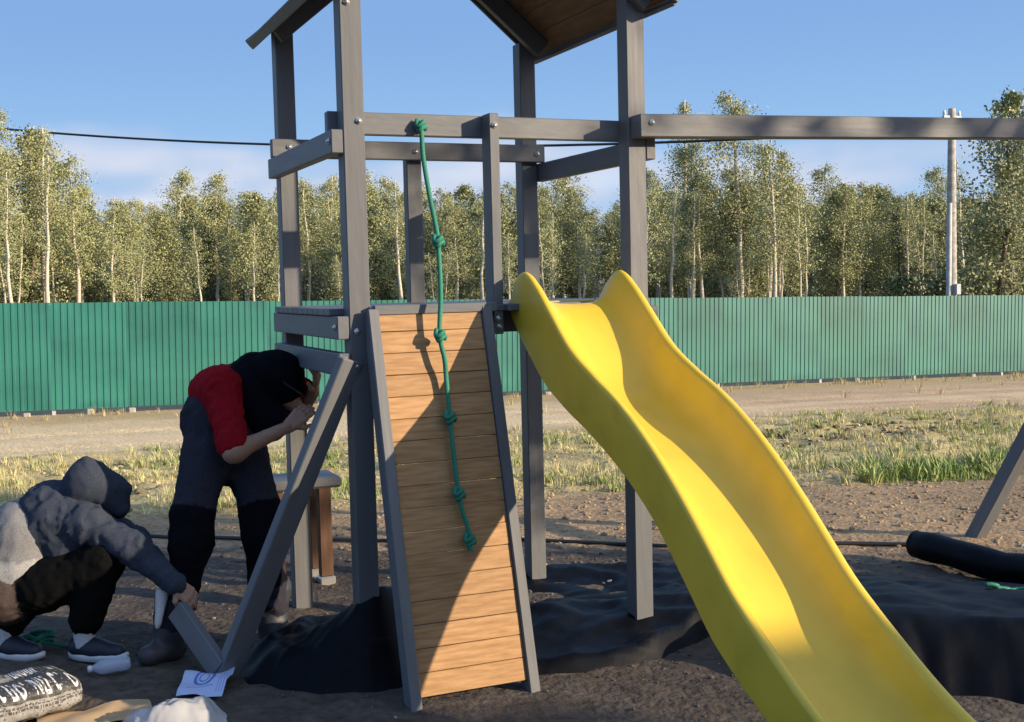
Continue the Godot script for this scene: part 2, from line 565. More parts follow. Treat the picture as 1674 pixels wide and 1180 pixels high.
func build_ground_cover() -> void:
	rng.seed = 401
	# clods and pebbles
	var b := Buf.new()
	var ico := [Vector3(0, 1, 0), Vector3(0.9, 0.4, 0), Vector3(0.25, 0.45, 0.85), Vector3(-0.75, 0.35, 0.5), Vector3(-0.7, 0.5, -0.55), Vector3(0.3, 0.35, -0.9), Vector3(0.8, -0.4, 0.5), Vector3(-0.3, -0.4, 0.9), Vector3(-0.95, -0.35, 0), Vector3(-0.3, -0.45, -0.85), Vector3(0.75, -0.4, -0.55), Vector3(0, -0.8, 0)]
	var fl := [0, 2, 1, 0, 3, 2, 0, 4, 3, 0, 5, 4, 0, 1, 5, 1, 2, 6, 2, 3, 7, 3, 4, 8, 4, 5, 9, 5, 1, 10, 6, 2, 7, 7, 3, 8, 8, 4, 9, 9, 5, 10, 10, 1, 6, 11, 6, 7, 11, 7, 8, 11, 8, 9, 11, 9, 10, 11, 10, 6]
	for k in fl:
		b.i.append(b.v.size())
		b.v.append(ico[k])
		b.c.append(Color.WHITE)
	var rock := finish(b.v, b.i, b.c)
	var xf := []
	var cols := []
	for k in 6500:
		var x := rng.randf_range(-3.5, 9.0)
		var z := rng.randf_range(-8.5, 2.2)
		if k % 3 == 0:
			z = rng.randf_range(-4.8, 0.5)
			x = rng.randf_range(-2.0, 7.5)
		var s := rng.randf_range(0.005, 0.016) * (1.0 + (rng.randf() if rng.randf() < 0.15 else 0.0))
		if z > -0.5 or (x < 1.0 and z > -2.0):
			s *= 0.55
		elif z < -6.0:
			s *= 1.6
		xf.append(turned(Vector3(s * 1.3, s * 0.8, s), Vector3(x, top(x, z) + s * 0.15, z)))
		var c := ground_color(x, z) * rng.randf_range(0.7, 1.5)
		if rng.randf() < 0.04:
			c = Color(0.42, 0.39, 0.34)
		c.a = 1
		cols.append(c)
	# torn-up turf between the track and the weeds
	for k in 260:
		var x := rng.randf_range(6.5, 10.5)
		var z := rng.randf_range(-7.6, -6.2) - 0.15 * (x - 8.0)
		if k % 4 == 0:
			x = rng.randf_range(5.0, 6.0)
			z = rng.randf_range(-8.3, -7.0)
		elif k % 9 == 0:
			x = rng.randf_range(-0.5, 1.0)
			z = rng.randf_range(-6.5, -4.4)
		var s := rng.randf_range(0.015, 0.055) * (0.7 if k % 4 else 1.0)
		xf.append(turned(Vector3(s * 1.7, s * 0.8, s), Vector3(x, top(x, z) + s * 0.4, z)))
		var c := Color(0.085, 0.065, 0.045).lerp(Color(0.22, 0.17, 0.11), rng.randf())
		cols.append(c)
	stuff("soil_clods", "scattered clods and pebbles of brown soil over the bare plot", "clods", rock, M.stone, xf, cols)
	# tufts of grass
	for kind in 2:
		var g := Buf.new()
		for k in 16:
			var a := rng.randf() * TAU
			var r := rng.randf() * 0.06
			var root := Vector3(cos(a) * r, -0.02, sin(a) * r)
			var lean := Vector3(cos(a), 0, sin(a)) * rng.randf_range(0.02, 0.14)
			var hh := rng.randf_range(0.5, 1.0) * 0.2
			var wd := Vector3(-sin(a), 0, cos(a)) * rng.randf_range(0.003, 0.006) * (1.0 if kind == 0 else 2.6)
			var sh := rng.randf_range(0.75, 1.2)
			var c := Color(sh, sh, sh * rng.randf_range(0.85, 1.0))
			var at := g.v.size()
			var mid := root + Vector3.UP * hh * 0.6 + lean * 0.35
			for p in [root - wd, root + wd, mid - wd * 0.8, mid + wd * 0.8, root + Vector3.UP * hh + lean]:
				g.v.append(p)
				g.c.append(c)
			g.i.append_array([at, at + 2, at + 1, at + 1, at + 2, at + 3, at + 2, at + 4, at + 3])
		var tuft := finish(g.v, g.i, g.c)
		xf = []
		cols = []
		for k in (11500 if kind == 0 else 4600):
			var x := rng.randf_range(-4.5, 15.0)
			var z := rng.randf_range(-9.6, -2.2)
			var patch := n1.get_noise_2d(x * 70.0 + 300.0, z * 110.0)
			var d := z - weeds_edge(x)
			var lush := smoothstep(4.2, 6.5, x + patch * 2.0) * smoothstep(-4.2, -1.0, z - 0.35 * (x - 6.0) + 1.6)
			if kind == 1 and (lush < 0.35 + 0.3 * rng.randf() and patch < 0.22):
				continue
			if d > 0.1 + 0.25 * rng.randf() and not (kind == 0 and rng.randf() < 0.012):
				continue
			if z < -8.6 and rng.randf() < 0.75:
				continue
			if patch < 0.0 and rng.randf() < 0.62 - patch and lush < 0.4:
				continue
			var green := clampf(0.18 + 0.9 * patch + 0.75 * lush + rng.randf_range(-0.2, 0.2), 0.0, 1.0)
			if x > 0.5 and x < 2.2:
				green = minf(1.0, green + 0.35)
			var s := rng.randf_range(0.22, 0.66) * (1.0 + 1.0 * lush)
			if kind == 1:
				green = clampf(0.6 + rng.randf() * 0.4, 0.0, 1.0)
				s *= 0.9
			if d > 0.1:
				s *= 0.5
			var c := Color(0.66, 0.57, 0.32).lerp(Color(0.22, 0.32, 0.08), green) * rng.randf_range(0.75, 1.15)
			c.a = 1
			xf.append(turned(Vector3(s * 1.25, s, s * 1.25), Vector3(x, top(x, z), z)))
			cols.append(c)
		if kind == 0:
			# straws along the track and at the foot of the fence
			for k in 260:
				var x := rng.randf_range(-3.0, 22.0)
				var z := -15.6 + rng.randf() * (0.9 if k % 3 else 5.0)
				var s := rng.randf_range(0.3, 1.0)
				xf.append(turned(Vector3(s, s, s), Vector3(x, top(x, z), z)))
				cols.append(Color(0.46, 0.39, 0.22))
			stuff("dry_grass", "dry straw coloured grass and weeds in a strip before the sandy track", "grass", tuft, M.grass, xf, cols)
		else:
			stuff("green_weeds", "fresh green broad leaved weeds growing in patches among the dry grass", "weeds", tuft, M.grass, xf, cols)

# ---------------------------------------------------------------- fence, pole, wires
func build_fence() -> void:
	var fz := -15.8
	var f := thing("metal_fence", "long green corrugated sheet metal fence standing behind the sandy track", "fence", Vector3(8.0, land(8.0, fz), fz))
	var st := SurfaceTool.new()
	st.begin(Mesh.PRIMITIVE_TRIANGLES)
	var pr := []                                     # profile across one sheet: eleven trapezoid ribs
	for k in 11:
		var x: float = -0.575 + k * 0.1045
		pr.append_array([Vector2(x, 0), Vector2(x + 0.05, 0), Vector2(x + 0.060, 0.013), Vector2(x + 0.094, 0.013)])
	pr.append(Vector2(0.577, 0))
	for k in pr.size() - 1:
		var a: Vector2 = pr[k]
		var c: Vector2 = pr[k + 1]
		var out := Vector3(-(c.y - a.y), 0, c.x - a.x)
		for s in [0.0, -0.0012]:
			face(st, [Vector3(a.x, 0.09, a.y + s), Vector3(c.x, 0.09, c.y + s), Vector3(c.x, 1.80, c.y + s), Vector3(a.x, 1.80, a.y + s)], out if s == 0.0 else -out)
	var panel := st.commit()
	for k in 30:
		var x := -8.0 + 1.15 * k
		var o := put(f, "panel", panel, M["fence_%d" % ((k * 5) % 3)])
		o.transform = Transform3D(Basis(Vector3.BACK, -0.021 + 0.0015 * sin(k * 2.3)), Vector3(x, land(x, fz) + 0.004 * sin(k * 1.7), fz + 0.003 * (k % 2)) - f.position)
	for k in 14:
		var x := -8.0 + 2.5 * k
		block(f, "post", Vector3(x - 0.03, land(x, fz) - 0.1, fz - 0.085), Vector3(x + 0.03, land(x, fz) + 1.76, fz - 0.03), M.zinc)
	for h in [0.35, 1.5]:
		beam(f, "rail", Vector3(-8.5, land(-8.0, fz) + h - 0.01, fz - 0.018), Vector3(25.9, land(24.0, fz) + h - 0.03, fz - 0.018), 0.04, 0.02, M.zinc)
	for x in [-0.9, 0.05, 0.7, 3.6, 5.6, 8.2, 11.8, 15.4, 18.6]:
		block(f, "footing", Vector3(x - 0.06, land(x, fz) - 0.1, fz - 0.03), Vector3(x + 0.05, land(x, fz) + 0.075 + 0.02 * sin(x * 9.0), fz + 0.06), M.concrete, 0.012)

func build_pole() -> void:
	var b := Vector3(23.45, -1.15, -21.6)
	var p := thing("utility_pole", "pale concrete utility pole behind the fence on the right", "utility pole", b)
	put(p, "shaft", tube_mesh([Vector3(0, -0.3, 0), Vector3(0, 3.5, 0), Vector3(0.02, 7.12, 0)], [0.17, 0.14, 0.1], 10), M.concrete)
	put(p, "strut_shaft", tube_mesh([Vector3(-0.24, -0.3, 0.1), Vector3(-0.1, 4.5, 0.05)], [0.08, 0.07], 8), M.zinc)
	block(p, "crossarm", b + Vector3(-0.3, 6.84, -0.04), b + Vector3(0.34, 6.92, 0.04), M.zinc)
	put(p, "junction_box", box(Vector3(0.16, 0.3, 0.14), 0.01), M.zinc, Vector3(0.02, 2.1, 0.2))
	for x in [-0.25, 0.28]:
		put(p, "insulator", tube_mesh([Vector3(x, 6.91, 0), Vector3(x, 6.98, 0), Vector3(x, 7.06, 0)], [0.025, 0.05, 0.03], 8), M.sole)
	var far := Vector3(-18.3, 12.5, -63.3)
	for k in 1:
		var a := far + Vector3(0, [0.0, -1.0, -1.7][k], 0)
		var c := b + Vector3(0.15, 6.62 - 0.5 * k, 0)
		var path := []
		for j in 41:
			var t := j / 40.0
			path.append(a.lerp(c, t) - Vector3(0, 7.3 * t * (1 - t), 0))
		var w := put(self, "power_line", tube_mesh(path, same([0.042, 0.009, 0.007][k], 41), 5), M.black_cable)
		tag(w, ["thick black overhead cable, crossing the sky above the trees", "thin overhead wire just below the thick black cable", "faintest overhead wire, lowest of the three across the sky"][k], "cable")

# ---------------------------------------------------------------- trees
func leaf_at(b: Buf, p: Vector3, s: float, c: Color) -> void:
	var u := Vector3(rng.randf_range(-1, 1), rng.randf_range(-1, 1), rng.randf_range(-1, 1)).normalized()
	var w := u.cross(Vector3(rng.randf_range(-1, 1), rng.randf_range(-1, 1), rng.randf_range(-1, 1))).normalized()
	var at := b.v.size()
	for q in [p - u * s, p + w * s * 0.55, p + u * s, p - w * s * 0.55]:
		b.v.append(q)
		b.c.append(c)
	b.i.append_array([at, at + 1, at + 2, at, at + 2, at + 3])

# returns [trunk mesh, crown mesh] of a tree one unit metre scaled to height h
func grow(seed_: int, h: float, low: float, spread: float, leaves: int, size: float, col_a: Color, col_b: Color, stems := 1) -> Array:
	rng.seed = seed_
	var t := Buf.new()
	var c := Buf.new()
	var spots := []
	for s in stems:
		var path := []
		var rad := []
		var drift := Vector3(rng.randf_range(-0.05, 0.05), 0, rng.randf_range(-0.05, 0.05)) * h
		if stems > 1:
			drift += Vector3(cos(s * TAU / stems), 0, sin(s * TAU / stems)) * h * 0.1
		var bow := Vector3(rng.randf_range(-0.03, 0.03), 0, rng.randf_range(-0.03, 0.03)) * h
		for k in 11:
			var u := k / 10.0
			path.append(drift * u + bow * sin(u * PI) + Vector3(0, h * u - 0.3 * (1 - u), 0) + Vector3(rng.randf_range(-1, 1), 0, rng.randf_range(-1, 1)) * 0.006 * h)
			rad.append(lerpf(0.0155, 0.003, pow(u, 0.85)) * h / sqrt(stems))
		tube(t, path, rad, 8)
		var limbs := int(26 / stems) + 6
		for l in limbs:
			var u := lerpf(low, 0.97, (l + rng.randf()) / limbs)
			var f := u * 10.0
			var root: Vector3 = (path[int(f)] as Vector3).lerp(path[mini(int(f) + 1, 10)], f - int(f))
			var a := rng.randf() * TAU
			var shape := sin(clampf((u - low) / (1.0 - low), 0.0, 1.0) * PI * 0.75 + 0.6)
			var len_ := spread * h * maxf(0.15, shape) * rng.randf_range(0.6, 1.15)
			var dirn := Vector3(cos(a), rng.randf_range(0.5, 1.3), sin(a)).normalized()
			var m := root + dirn * len_ * 0.6
			var e := m + Vector3(dirn.x, dirn.y * 0.25 - 0.25, dirn.z) * len_ * 0.5
			var r0 := 0.0035 * h * (1.1 - u)
			tube(t, [root, m, e], [r0, r0 * 0.6, r0 * 0.2], 4, Color.WHITE, false)
			for q in 4:
				spots.append([root.lerp(m, 0.55 + 0.15 * q) if q < 3 else m, len_ * 0.26])
			for q in 5:
				spots.append([m.lerp(e, 0.2 * q), len_ * 0.3])
	var clump := []
	for s in spots:
		clump.append(rng.randf())
	for k in leaves:
		var q: int = rng.randi() % spots.size()
		if clump[q] < 0.22:
			continue
		var sp = spots[q]
		var o = Vector3(rng.randfn(), rng.randfn() * 0.9 - 0.35, rng.randfn()) * (sp[1] * 0.55 + 0.05)
		leaf_at(c, sp[0] + o, size * rng.randf_range(0.7, 1.3), col_a.lerp(col_b, clampf(clump[q] * 0.7 + rng.randf_range(-0.1, 0.45), 0, 1)) * rng.randf_range(0.8, 1.2))
	return [finish(t.v, t.i, t.c), finish(c.v, c.i, c.c)]

func grow_spruce(seed_: int, h: float) -> Array:
	rng.seed = seed_
	var t := Buf.new()
	var c := Buf.new()
	tube(t, [Vector3(0, -0.3, 0), Vector3(0, h * 0.5, 0), Vector3(0, h, 0)], [0.014 * h, 0.008 * h, 0.001 * h], 7)
	for k in 170:
		var u := pow(rng.randf(), 0.8)
		var y := h * lerpf(0.12, 0.99, u)
		var a := rng.randf() * TAU
		var l := h * 0.19 * (1.02 - u) * rng.randf_range(0.7, 1.1) + 0.08
		var d := Vector3(cos(a), -0.25, sin(a))
		tube(t, [Vector3(0, y, 0), Vector3(0, y, 0) + d * l], [0.002 * h, 0.0006 * h], 3, Color.WHITE, false)
		for q in 16:
			var s := rng.randf()
			leaf_at(c, Vector3(0, y, 0) + d * l * (0.15 + 0.85 * s) + Vector3(rng.randfn(), rng.randfn() * 0.5 - 0.4, rng.randfn()) * 0.07, 0.12 * rng.randf_range(0.7, 1.2), Color(0.025, 0.04, 0.02).lerp(Color(0.05, 0.065, 0.03), rng.randf()))
	return [finish(t.v, t.i, t.c), finish(c.v, c.i, c.c)]

func joined(pair: Array) -> ArrayMesh:
	var me := ArrayMesh.new()
	for k in 2:
		me.add_surface_from_arrays(Mesh.PRIMITIVE_TRIANGLES, (pair[k] as ArrayMesh).surface_get_arrays(0))
	me.surface_set_material(1, M.leaf)
	return me

func build_trees() -> void:
	var yellow := [Color(0.22, 0.235, 0.095), Color(0.42, 0.42, 0.20)]
	var olive := [Color(0.19, 0.22, 0.09), Color(0.41, 0.42, 0.2)]
	var green := [Color(0.09, 0.115, 0.055), Color(0.31, 0.325, 0.155)]
	var pro := []
	pro.append(["birch_tree", grow(1, 7.8, 0.46, 0.17, 9500, 0.037, yellow[0], yellow[1]), M.bark, "pale trunked birch with yellow green crown"])
	pro.append(["birch_tree", grow(2, 7.0, 0.42, 0.16, 6500, 0.037, yellow[0], olive[1]), M.bark, "slender birch with thin yellowish crown"])
	pro.append(["birch_tree", grow(3, 6.4, 0.42, 0.19, 8500, 0.037, olive[0], yellow[1]), M.bark, "spreading birch with olive crown"])
	pro.append(["birch_tree", grow(4, 9.0, 0.42, 0.13, 10000, 0.037, olive[0], yellow[1], 1), M.bark, "tall narrow birch with sparse olive crown"])
	pro.append(["birch_tree", grow(5, 6.0, 0.48, 0.17, 4200, 0.037, olive[0], olive[1], 2), M.bark, "twin stemmed birch with thin crown"])
	pro.append(["aspen_tree", grow(6, 5.6, 0.15, 0.22, 15000, 0.042, green[0], olive[1]), M.bark_dark, "bushy dark trunked aspen with dull green crown"])
	pro.append(["willow_bush", grow(7, 2.9, 0.05, 0.32, 3600, 0.07, green[0], olive[0], 3), M.bark_dark, "low dark green bushy willow"])
	pro.append(["spruce_tree", grow_spruce(8, 6.5), M.bark_dark, "dark pointed spruce"])
	pro.append(["birch_tree", grow(9, 8.2, 0.55, 0.10, 2200, 0.037, olive[0], yellow[1]), M.bark, "nearly bare white birch trunk with wispy top"])
	# x, z, height, kind: the trees that stand out
	var spots := [
		[-1.2, -36.5, 7.9, 0], [0.4, -38.5, 7.7, 0], [-0.4, -40.0, 7.8, 5], [-1.6, -38.5, 7.6, 5], [-2.4, -36.0, 7.9, 5], [0.1, -33.2, 6.2, 8], [1.3, -37.2, 6.6, 2], [2.3, -35.0, 5.2, 1], [-0.6, -32.5, 5.6, 8],
		[-1.9, -34.0, 7.2, 2], [1.7, -41.0, 6.0, 2], [3.3, -39.5, 5.4, 2], [4.3, -40.5, 5.4, 0], [5.2, -42.0, 4.6, 2],
		[8.2, -43.8, 6.3, 1], [7.9, -42.0, 6.0, 8], [8.7, -42.6, 5.9, 4], [11.7, -44.4, 7.0, 0], [11.2, -42.5, 6.0, 1], [9.9, -42.0, 6.2, 8],
		[13.2, -44.0, 5.6, 5], [14.8, -44.5, 5.6, 5], [18.2, -47.1, 7.0, 5], [16.6, -43.5, 5.8, 5], [19.3, -36.8, 5.9, 2], [18.4, -38.0, 5.3, 4], [20.2, -38.6, 5.7, 5],
		[20.6, -33.6, 6.6, 8], [22.4, -33.5, 9.2, 3], [22.8, -31.1, 9.0, 0], [23.3, -30.2, 7.4, 8], [21.6, -31.4, 6.4, 3], [22.65, -28.9, 7.1, 1], [24.3, -31.0, 7.2, 3],
		[21.9, -32.6, 7.4, 2], [26.0, -33.0, 6.0, 4], [30.0, -34.4, 6.3, 1], [28.3, -33.0, 6.0, 2], [27.0, -30.5, 5.9, 1], [31.0, -33.0, 5.8, 2], [29.4, -29.5, 5.4, 4],
		[26.6, -23.4, 8.0, 5], [25.5, -20.6, 7.4, 3], [33.0, -31.0, 7.0, 8], [31.8, -28.6, 5.4, 5], [33.0, -28.0, 5.6, 7],
		[28.0, -26.5, 3.0, 6], [26.0, -24.6, 2.6, 6], [24.4, -24.6, 2.7, 6], [29.5, -24.5, 2.8, 6], [16.4, -37.5, 2.7, 6],
		[6.0, -52.0, 5.9, 7], [4.3, -54.0, 6.2, 7], [2.8, -52.0, 6.2, 7]]
	rng.seed = 77
	for k in 34:
		var x := -4.0 + 1.12 * k + rng.randf_range(-0.4, 0.4)
		var z := -45.0 + 0.42 * x + rng.randf_range(-3.0, 3.0)
		var dip := 1.0 - 0.2 * smoothstep(1.5, 3.5, x) * (1.0 - smoothstep(6.0, 8.5, x))
		spots.append([x, z, rng.randf_range(4.7, 6.3) * dip, [2, 5, 5, 5, 4, 2, 5, 0][rng.randi() % 8]])
	for k in 34:
		var x := -3.6 + 1.06 * k + rng.randf_range(-0.5, 0.5)
		var z := -37.5 + 0.42 * x + rng.randf_range(-4.0, 2.0)
		if x > 2.5 and x < 7.0 and k % 2:
			continue
		spots.append([x, z, rng.randf_range(3.4, 6.0) * (0.82 if x > 1.5 and x < 7.5 else 1.0), 8 if k % 3 else 4])
	# order across the view for the labels
	var eye := Vector2(-1.33, 4.77)
	spots.sort_custom(func(a, b): return (Vector2(a[0], a[1]) - eye).angle() < (Vector2(b[0], b[1]) - eye).angle())
	var ones := ["", "first", "second", "third", "fourth", "fifth", "sixth", "seventh", "eighth", "ninth", "tenth", "eleventh", "twelfth", "thirteenth", "fourteenth", "fifteenth", "sixteenth", "seventeenth", "eighteenth", "nineteenth"]
	var tens := ["", "", "twenty", "thirty", "forty", "fifty", "sixty", "seventy", "eighty", "ninety"]
	var tenth := ["", "", "twentieth", "thirtieth", "fortieth", "fiftieth", "sixtieth", "seventieth", "eightieth", "ninetieth"]
	var made := {}
	rng.seed = 99
	for k in spots.size():
		var s = spots[k]
		var p = pro[s[3]]
		var root: Node3D
		if not made.has(s[3]):
			root = thing(p[0], "", "tree")
			put(root, "trunk", p[1][0], p[2])
			put(root, "crown", p[1][1], M.leaf)
			made[s[3]] = root
		else:
			root = made[s[3]].duplicate()
			root.name = numbered(self, p[0])
			add_child(root, true)
		var base_h: float = [7.8, 7.0, 6.4, 9.0, 6.0, 5.6, 2.9, 6.5, 8.2][s[3]]
		var q: float = s[2] / base_h
		root.position = Vector3(s[0], land(s[0], s[1]) - 0.05, s[1])
		root.rotation.y = rng.randf() * TAU
		root.scale = Vector3(q, q, q)
		var n: int = k + 1
		var m: int = n % 100
		var word := "hundred-and-" if n > 100 else ("hundredth" if n == 100 else "")
		if m > 0:
			word += ones[m] if m < 20 else (tenth[m / 10] if m % 10 == 0 else tens[m / 10] + "-" + ones[m % 10])
		tag(root, "%s, %s tree from the left beyond the fence" % [p[3], word], "tree", "trees of the wood beyond the fence")
	# one added out of view behind the viewer to dapple the beam
	var near_pair := grow(41, 9.2, 0.56, 0.24, 9500, 0.1, yellow[0], olive[1])
	var added_birch := thing("birch_tree", "", "tree")
	put(added_birch, "trunk", near_pair[0], M.bark)
	put(added_birch, "crown", near_pair[1], M.leaf)
	added_birch.position = Vector3(12.5, land(12.5, 8.5), 8.6)
	tag(added_birch, "unseen birch added behind the viewer to dapple the swing beam", "tree")
	# the wood behind them
	rng.seed = 123
	for kind in 2:
		var xf := []
		var cols := []
		for k in (330 if kind == 0 else 170):
			var u := rng.randf_range(-0.62, 0.56)
			var d := rng.randf_range(52.0, 95.0)
			var x := -1.33 + d * (0.395 + 0.918 * u)
			var z := 4.77 + d * (-0.918 + 0.395 * u)
			var s := rng.randf_range(0.8, 1.12) * (0.92 + d * 0.0036)
			xf.append(Transform3D(Basis(Vector3.UP, rng.randf() * TAU).scaled(Vector3(s, s, s)), Vector3(x, land(x, z), z)))
			cols.append(Color.WHITE)
		var me: ArrayMesh = joined(pro[5 if kind == 0 else 2][1])
		me.surface_set_material(0, M.bark_dark if kind == 0 else M.bark)
		var mm := MultiMesh.new()
		mm.transform_format = MultiMesh.TRANSFORM_3D
		mm.mesh = me
		mm.instance_count = xf.size()
		for k in xf.size():
			mm.set_instance_transform(k, xf[k])
		var o := MultiMeshInstance3D.new()
		o.multimesh = mm
		o.name = "dark_woodland" if kind == 0 else "birch_woodland"
		add_child(o, true)
		o.set_meta("kind", "stuff")
		tag(o, "dense dark green wood filling the distance behind the front trees" if kind == 0 else "far mass of pale birches mixed into the distant wood", "woodland")

# ---------------------------------------------------------------- the play tower
func bolt(parent: Node3D, at: Vector3, dir: Vector3) -> void:
	var d := dir.normalized()
	put(parent, "bolt", tube_mesh([Vector3.ZERO, d * 0.003, d * 0.0035, d * 0.011], [0.014, 0.014, 0.008, 0.0075], 8), M.steel, at - parent.position)

func build_tower() -> void:
	var W := 1.3
	var t := thing("play_tower", "grey wooden play tower with gable roof, high deck and open rails", "play tower", Vector3(0.695, land(0.7, -0.6), -0.63))
	for p in [[0.0, -0.09, 2.72, 0], [W, -0.09, 2.78, 1], [0.0, -1.26, 2.73, 2], [W, -1.26, 2.73, 1]]:
		block(t, "corner_post", Vector3(p[0], land(p[0], p[1]) - 0.12, p[1]), Vector3(p[0] + 0.09, p[2], p[1] + 0.09), M["grey_%d" % p[3]])
	block(t, "short_post", Vector3(0.635, 1.245, -0.09), Vector3(0.68, 2.182, 0.0), M.grey_1)
	block(t, "short_post", Vector3(0.655, 1.27, -1.235), Vector3(0.735, 2.19, -1.171), M.grey_0)
	# rails at hand height
	block(t, "rail", Vector3(-0.04, 2.088, -0.136), Vector3(1.34, 2.18, -0.091), M.grey_3)
	block(t, "rail", Vector3(-0.045, 2.098, -1.169), Vector3(1.415, 2.188, -1.124), M.grey_1)
	block(t, "rail", Vector3(-0.051, 2.0, -1.20), Vector3(-0.002, 2.095, 0.0), M.grey_2)
	block(t, "rail", Vector3(1.392, 2.0, -1.20), Vector3(1.44, 2.095, 0.0), M.grey_0)
	# deck frame and deck
	block(t, "deck_beam", Vector3(0.092, 1.25, -0.136), Vector3(1.385, 1.343, -0.091), M.grey_0)
	block(t, "deck_beam", Vector3(-0.045, 1.25, -1.169), Vector3(1.415, 1.343, -1.124), M.grey_1)
	block(t, "deck_beam", Vector3(-0.051, 1.25, -1.20), Vector3(-0.002, 1.344, 0.0), M.grey_2)
	block(t, "deck_beam", Vector3(1.392, 1.25, -1.20), Vector3(1.44, 1.344, 0.0), M.grey_0)
	block(t, "lower_board", Vector3(-0.051, 1.10, -1.20), Vector3(-0.002, 1.194, 0.012), M.grey_1)
	for k in 12:
		var z := -1.122 + k * 0.0945
		block(t, "deck_board", Vector3(-0.06 if k < 11 else 0.095, 1.3455, z), Vector3(1.45 if k < 11 else 1.295, 1.374, z + 0.09), M["grey_%d" % ((k * 7) % 4)], 0.003)
	block(t, "deck_board", Vector3(0.094, 1.345, 0.002), Vector3(0.632, 1.384, 0.046), M.grey_2, 0.003)
	block(t, "deck_board", Vector3(0.683, 1.345, -0.01), Vector3(1.296, 1.374, 0.046), M.grey_2, 0.003)
	# gable roof: rafters front and back, a sheet on either slope, edge boards
	var slope := 0.84
	var rx := 0.695
	var ridge := 2.70 + slope * (1.45 - rx)
	for s in [-1.0, 1.0]:
		var d := Vector3(s, -slope, 0).normalized()
		var nrm := Vector3(s * slope, 1, 0).normalized()
		var len_ := (1.45 - rx) * sqrt(1 + slope * slope)
		var r0 := Vector3(rx + s * 0.004, ridge, 0)
		for z in [[0.001, 0.046], [-1.123, -1.078]]:
			var c: float = (z[0] + z[1]) * 0.5
			beam(t, "rafter", r0 + Vector3(0, 0, c) - nrm * 0.048 + d * 0.05, r0 + Vector3(0, 0, c) + d * (len_ - 0.03) - nrm * 0.048, 0.093, 0.045, M.grey_0, nrm)
		for k in 8:
			var a := 0.002 + k * (len_ + 0.02) / 8.0
			var e := (len_ + 0.02) / 8.0 - 0.003
			beam(t, "roof_board", r0 + d * (a + e * 0.5) + nrm * 0.0105 + Vector3(0, 0, -1.33), r0 + d * (a + e * 0.5) + nrm * 0.0105 + Vector3(0, 0, 0.13), 0.018, e, M.ply, nrm, 0.002)
		beam(t, "edge_board", r0 + d * (len_ + 0.033) - nrm * 0.006 + Vector3(0, 0, -1.335), r0 + d * (len_ + 0.033) - nrm * 0.006 + Vector3(0, 0, 0.135), 0.05, 0.02, M.grey_1, nrm)
		for z in [-1.342, 0.142]:
			beam(t, "edge_board", r0 + d * 0.01 + nrm * 0.004 + Vector3(0, 0, z), r0 + d * (len_ + 0.04) + nrm * 0.004 + Vector3(0, 0, z), 0.045, 0.02, M.grey_2, nrm)
	for q in [[Vector3(0.655, 1.31, 0.001), 0], [Vector3(0.66, 1.275, 0.001), 0], [Vector3(0.69, 2.14, -1.123), 0], [Vector3(0.04, 2.15, -1.123), 0], [Vector3(1.37, 2.14, -1.123), 0], [Vector3(0.02, 1.14, 0.013), 0]]:
		bolt(t, q[0], Vector3.BACK)
	for q in [Vector3(0.03, 1.28, 0.001), Vector3(0.065, 2.13, 0.001), Vector3(1.33, 1.30, 0.001), Vector3(1.365, 1.27, 0.001), Vector3(0.03, 2.6, 0.001), Vector3(0.06, 2.66, 0.001), Vector3(0.658, 2.13, 0.001)]:
		bolt(t, q, Vector3.BACK)
	for y in [1.125, 1.165]:
		bolt(t, Vector3(-0.025, y, 0.013), Vector3.BACK)
	bolt(t, Vector3(-0.052, 2.05, -0.03), Vector3.LEFT)
	bolt(t, Vector3(-0.052, 1.3, -0.03), Vector3.LEFT)
	bolt(t, Vector3(-0.026, 2.096, -1.12), Vector3.UP)
	block(t, "bracket", Vector3(0.681, 1.42, -0.05), Vector3(0.688, 1.47, 0.0), M.steel, 0.001)

func build_swing() -> void:
	var s := thing("swing_frame", "grey wooden swing beam bolted to the tower with a slanting leg", "swing frame", Vector3(3.2, 0, 0))
	beam(s, "swing_beam", Vector3(1.313, 2.137, 0.047), Vector3(5.3, 2.222, 0.047), 0.1, 0.088, M.grey_1)
	beam(s, "leg", Vector3(4.42, land(4.4, -1.15) - 0.03, -1.16), Vector3(4.97, 2.3, -0.035), 0.09, 0.09, M.grey_0, Vector3.RIGHT)
	beam(s, "leg", Vector3(4.55, land(4.4, 1.2) - 0.03, 1.25), Vector3(5.0, 2.3, 0.13), 0.09, 0.09, M.grey_2, Vector3.RIGHT)
	beam(s, "crossbar", Vector3(4.6, 0.75, -0.72), Vector3(4.72, 0.75, 0.84), 0.09, 0.04, M.grey_2)
	bolt(s, Vector3(1.37, 2.15, 0.092), Vector3.BACK)
	bolt(s, Vector3(4.9, 2.2, 0.092), Vector3.BACK)

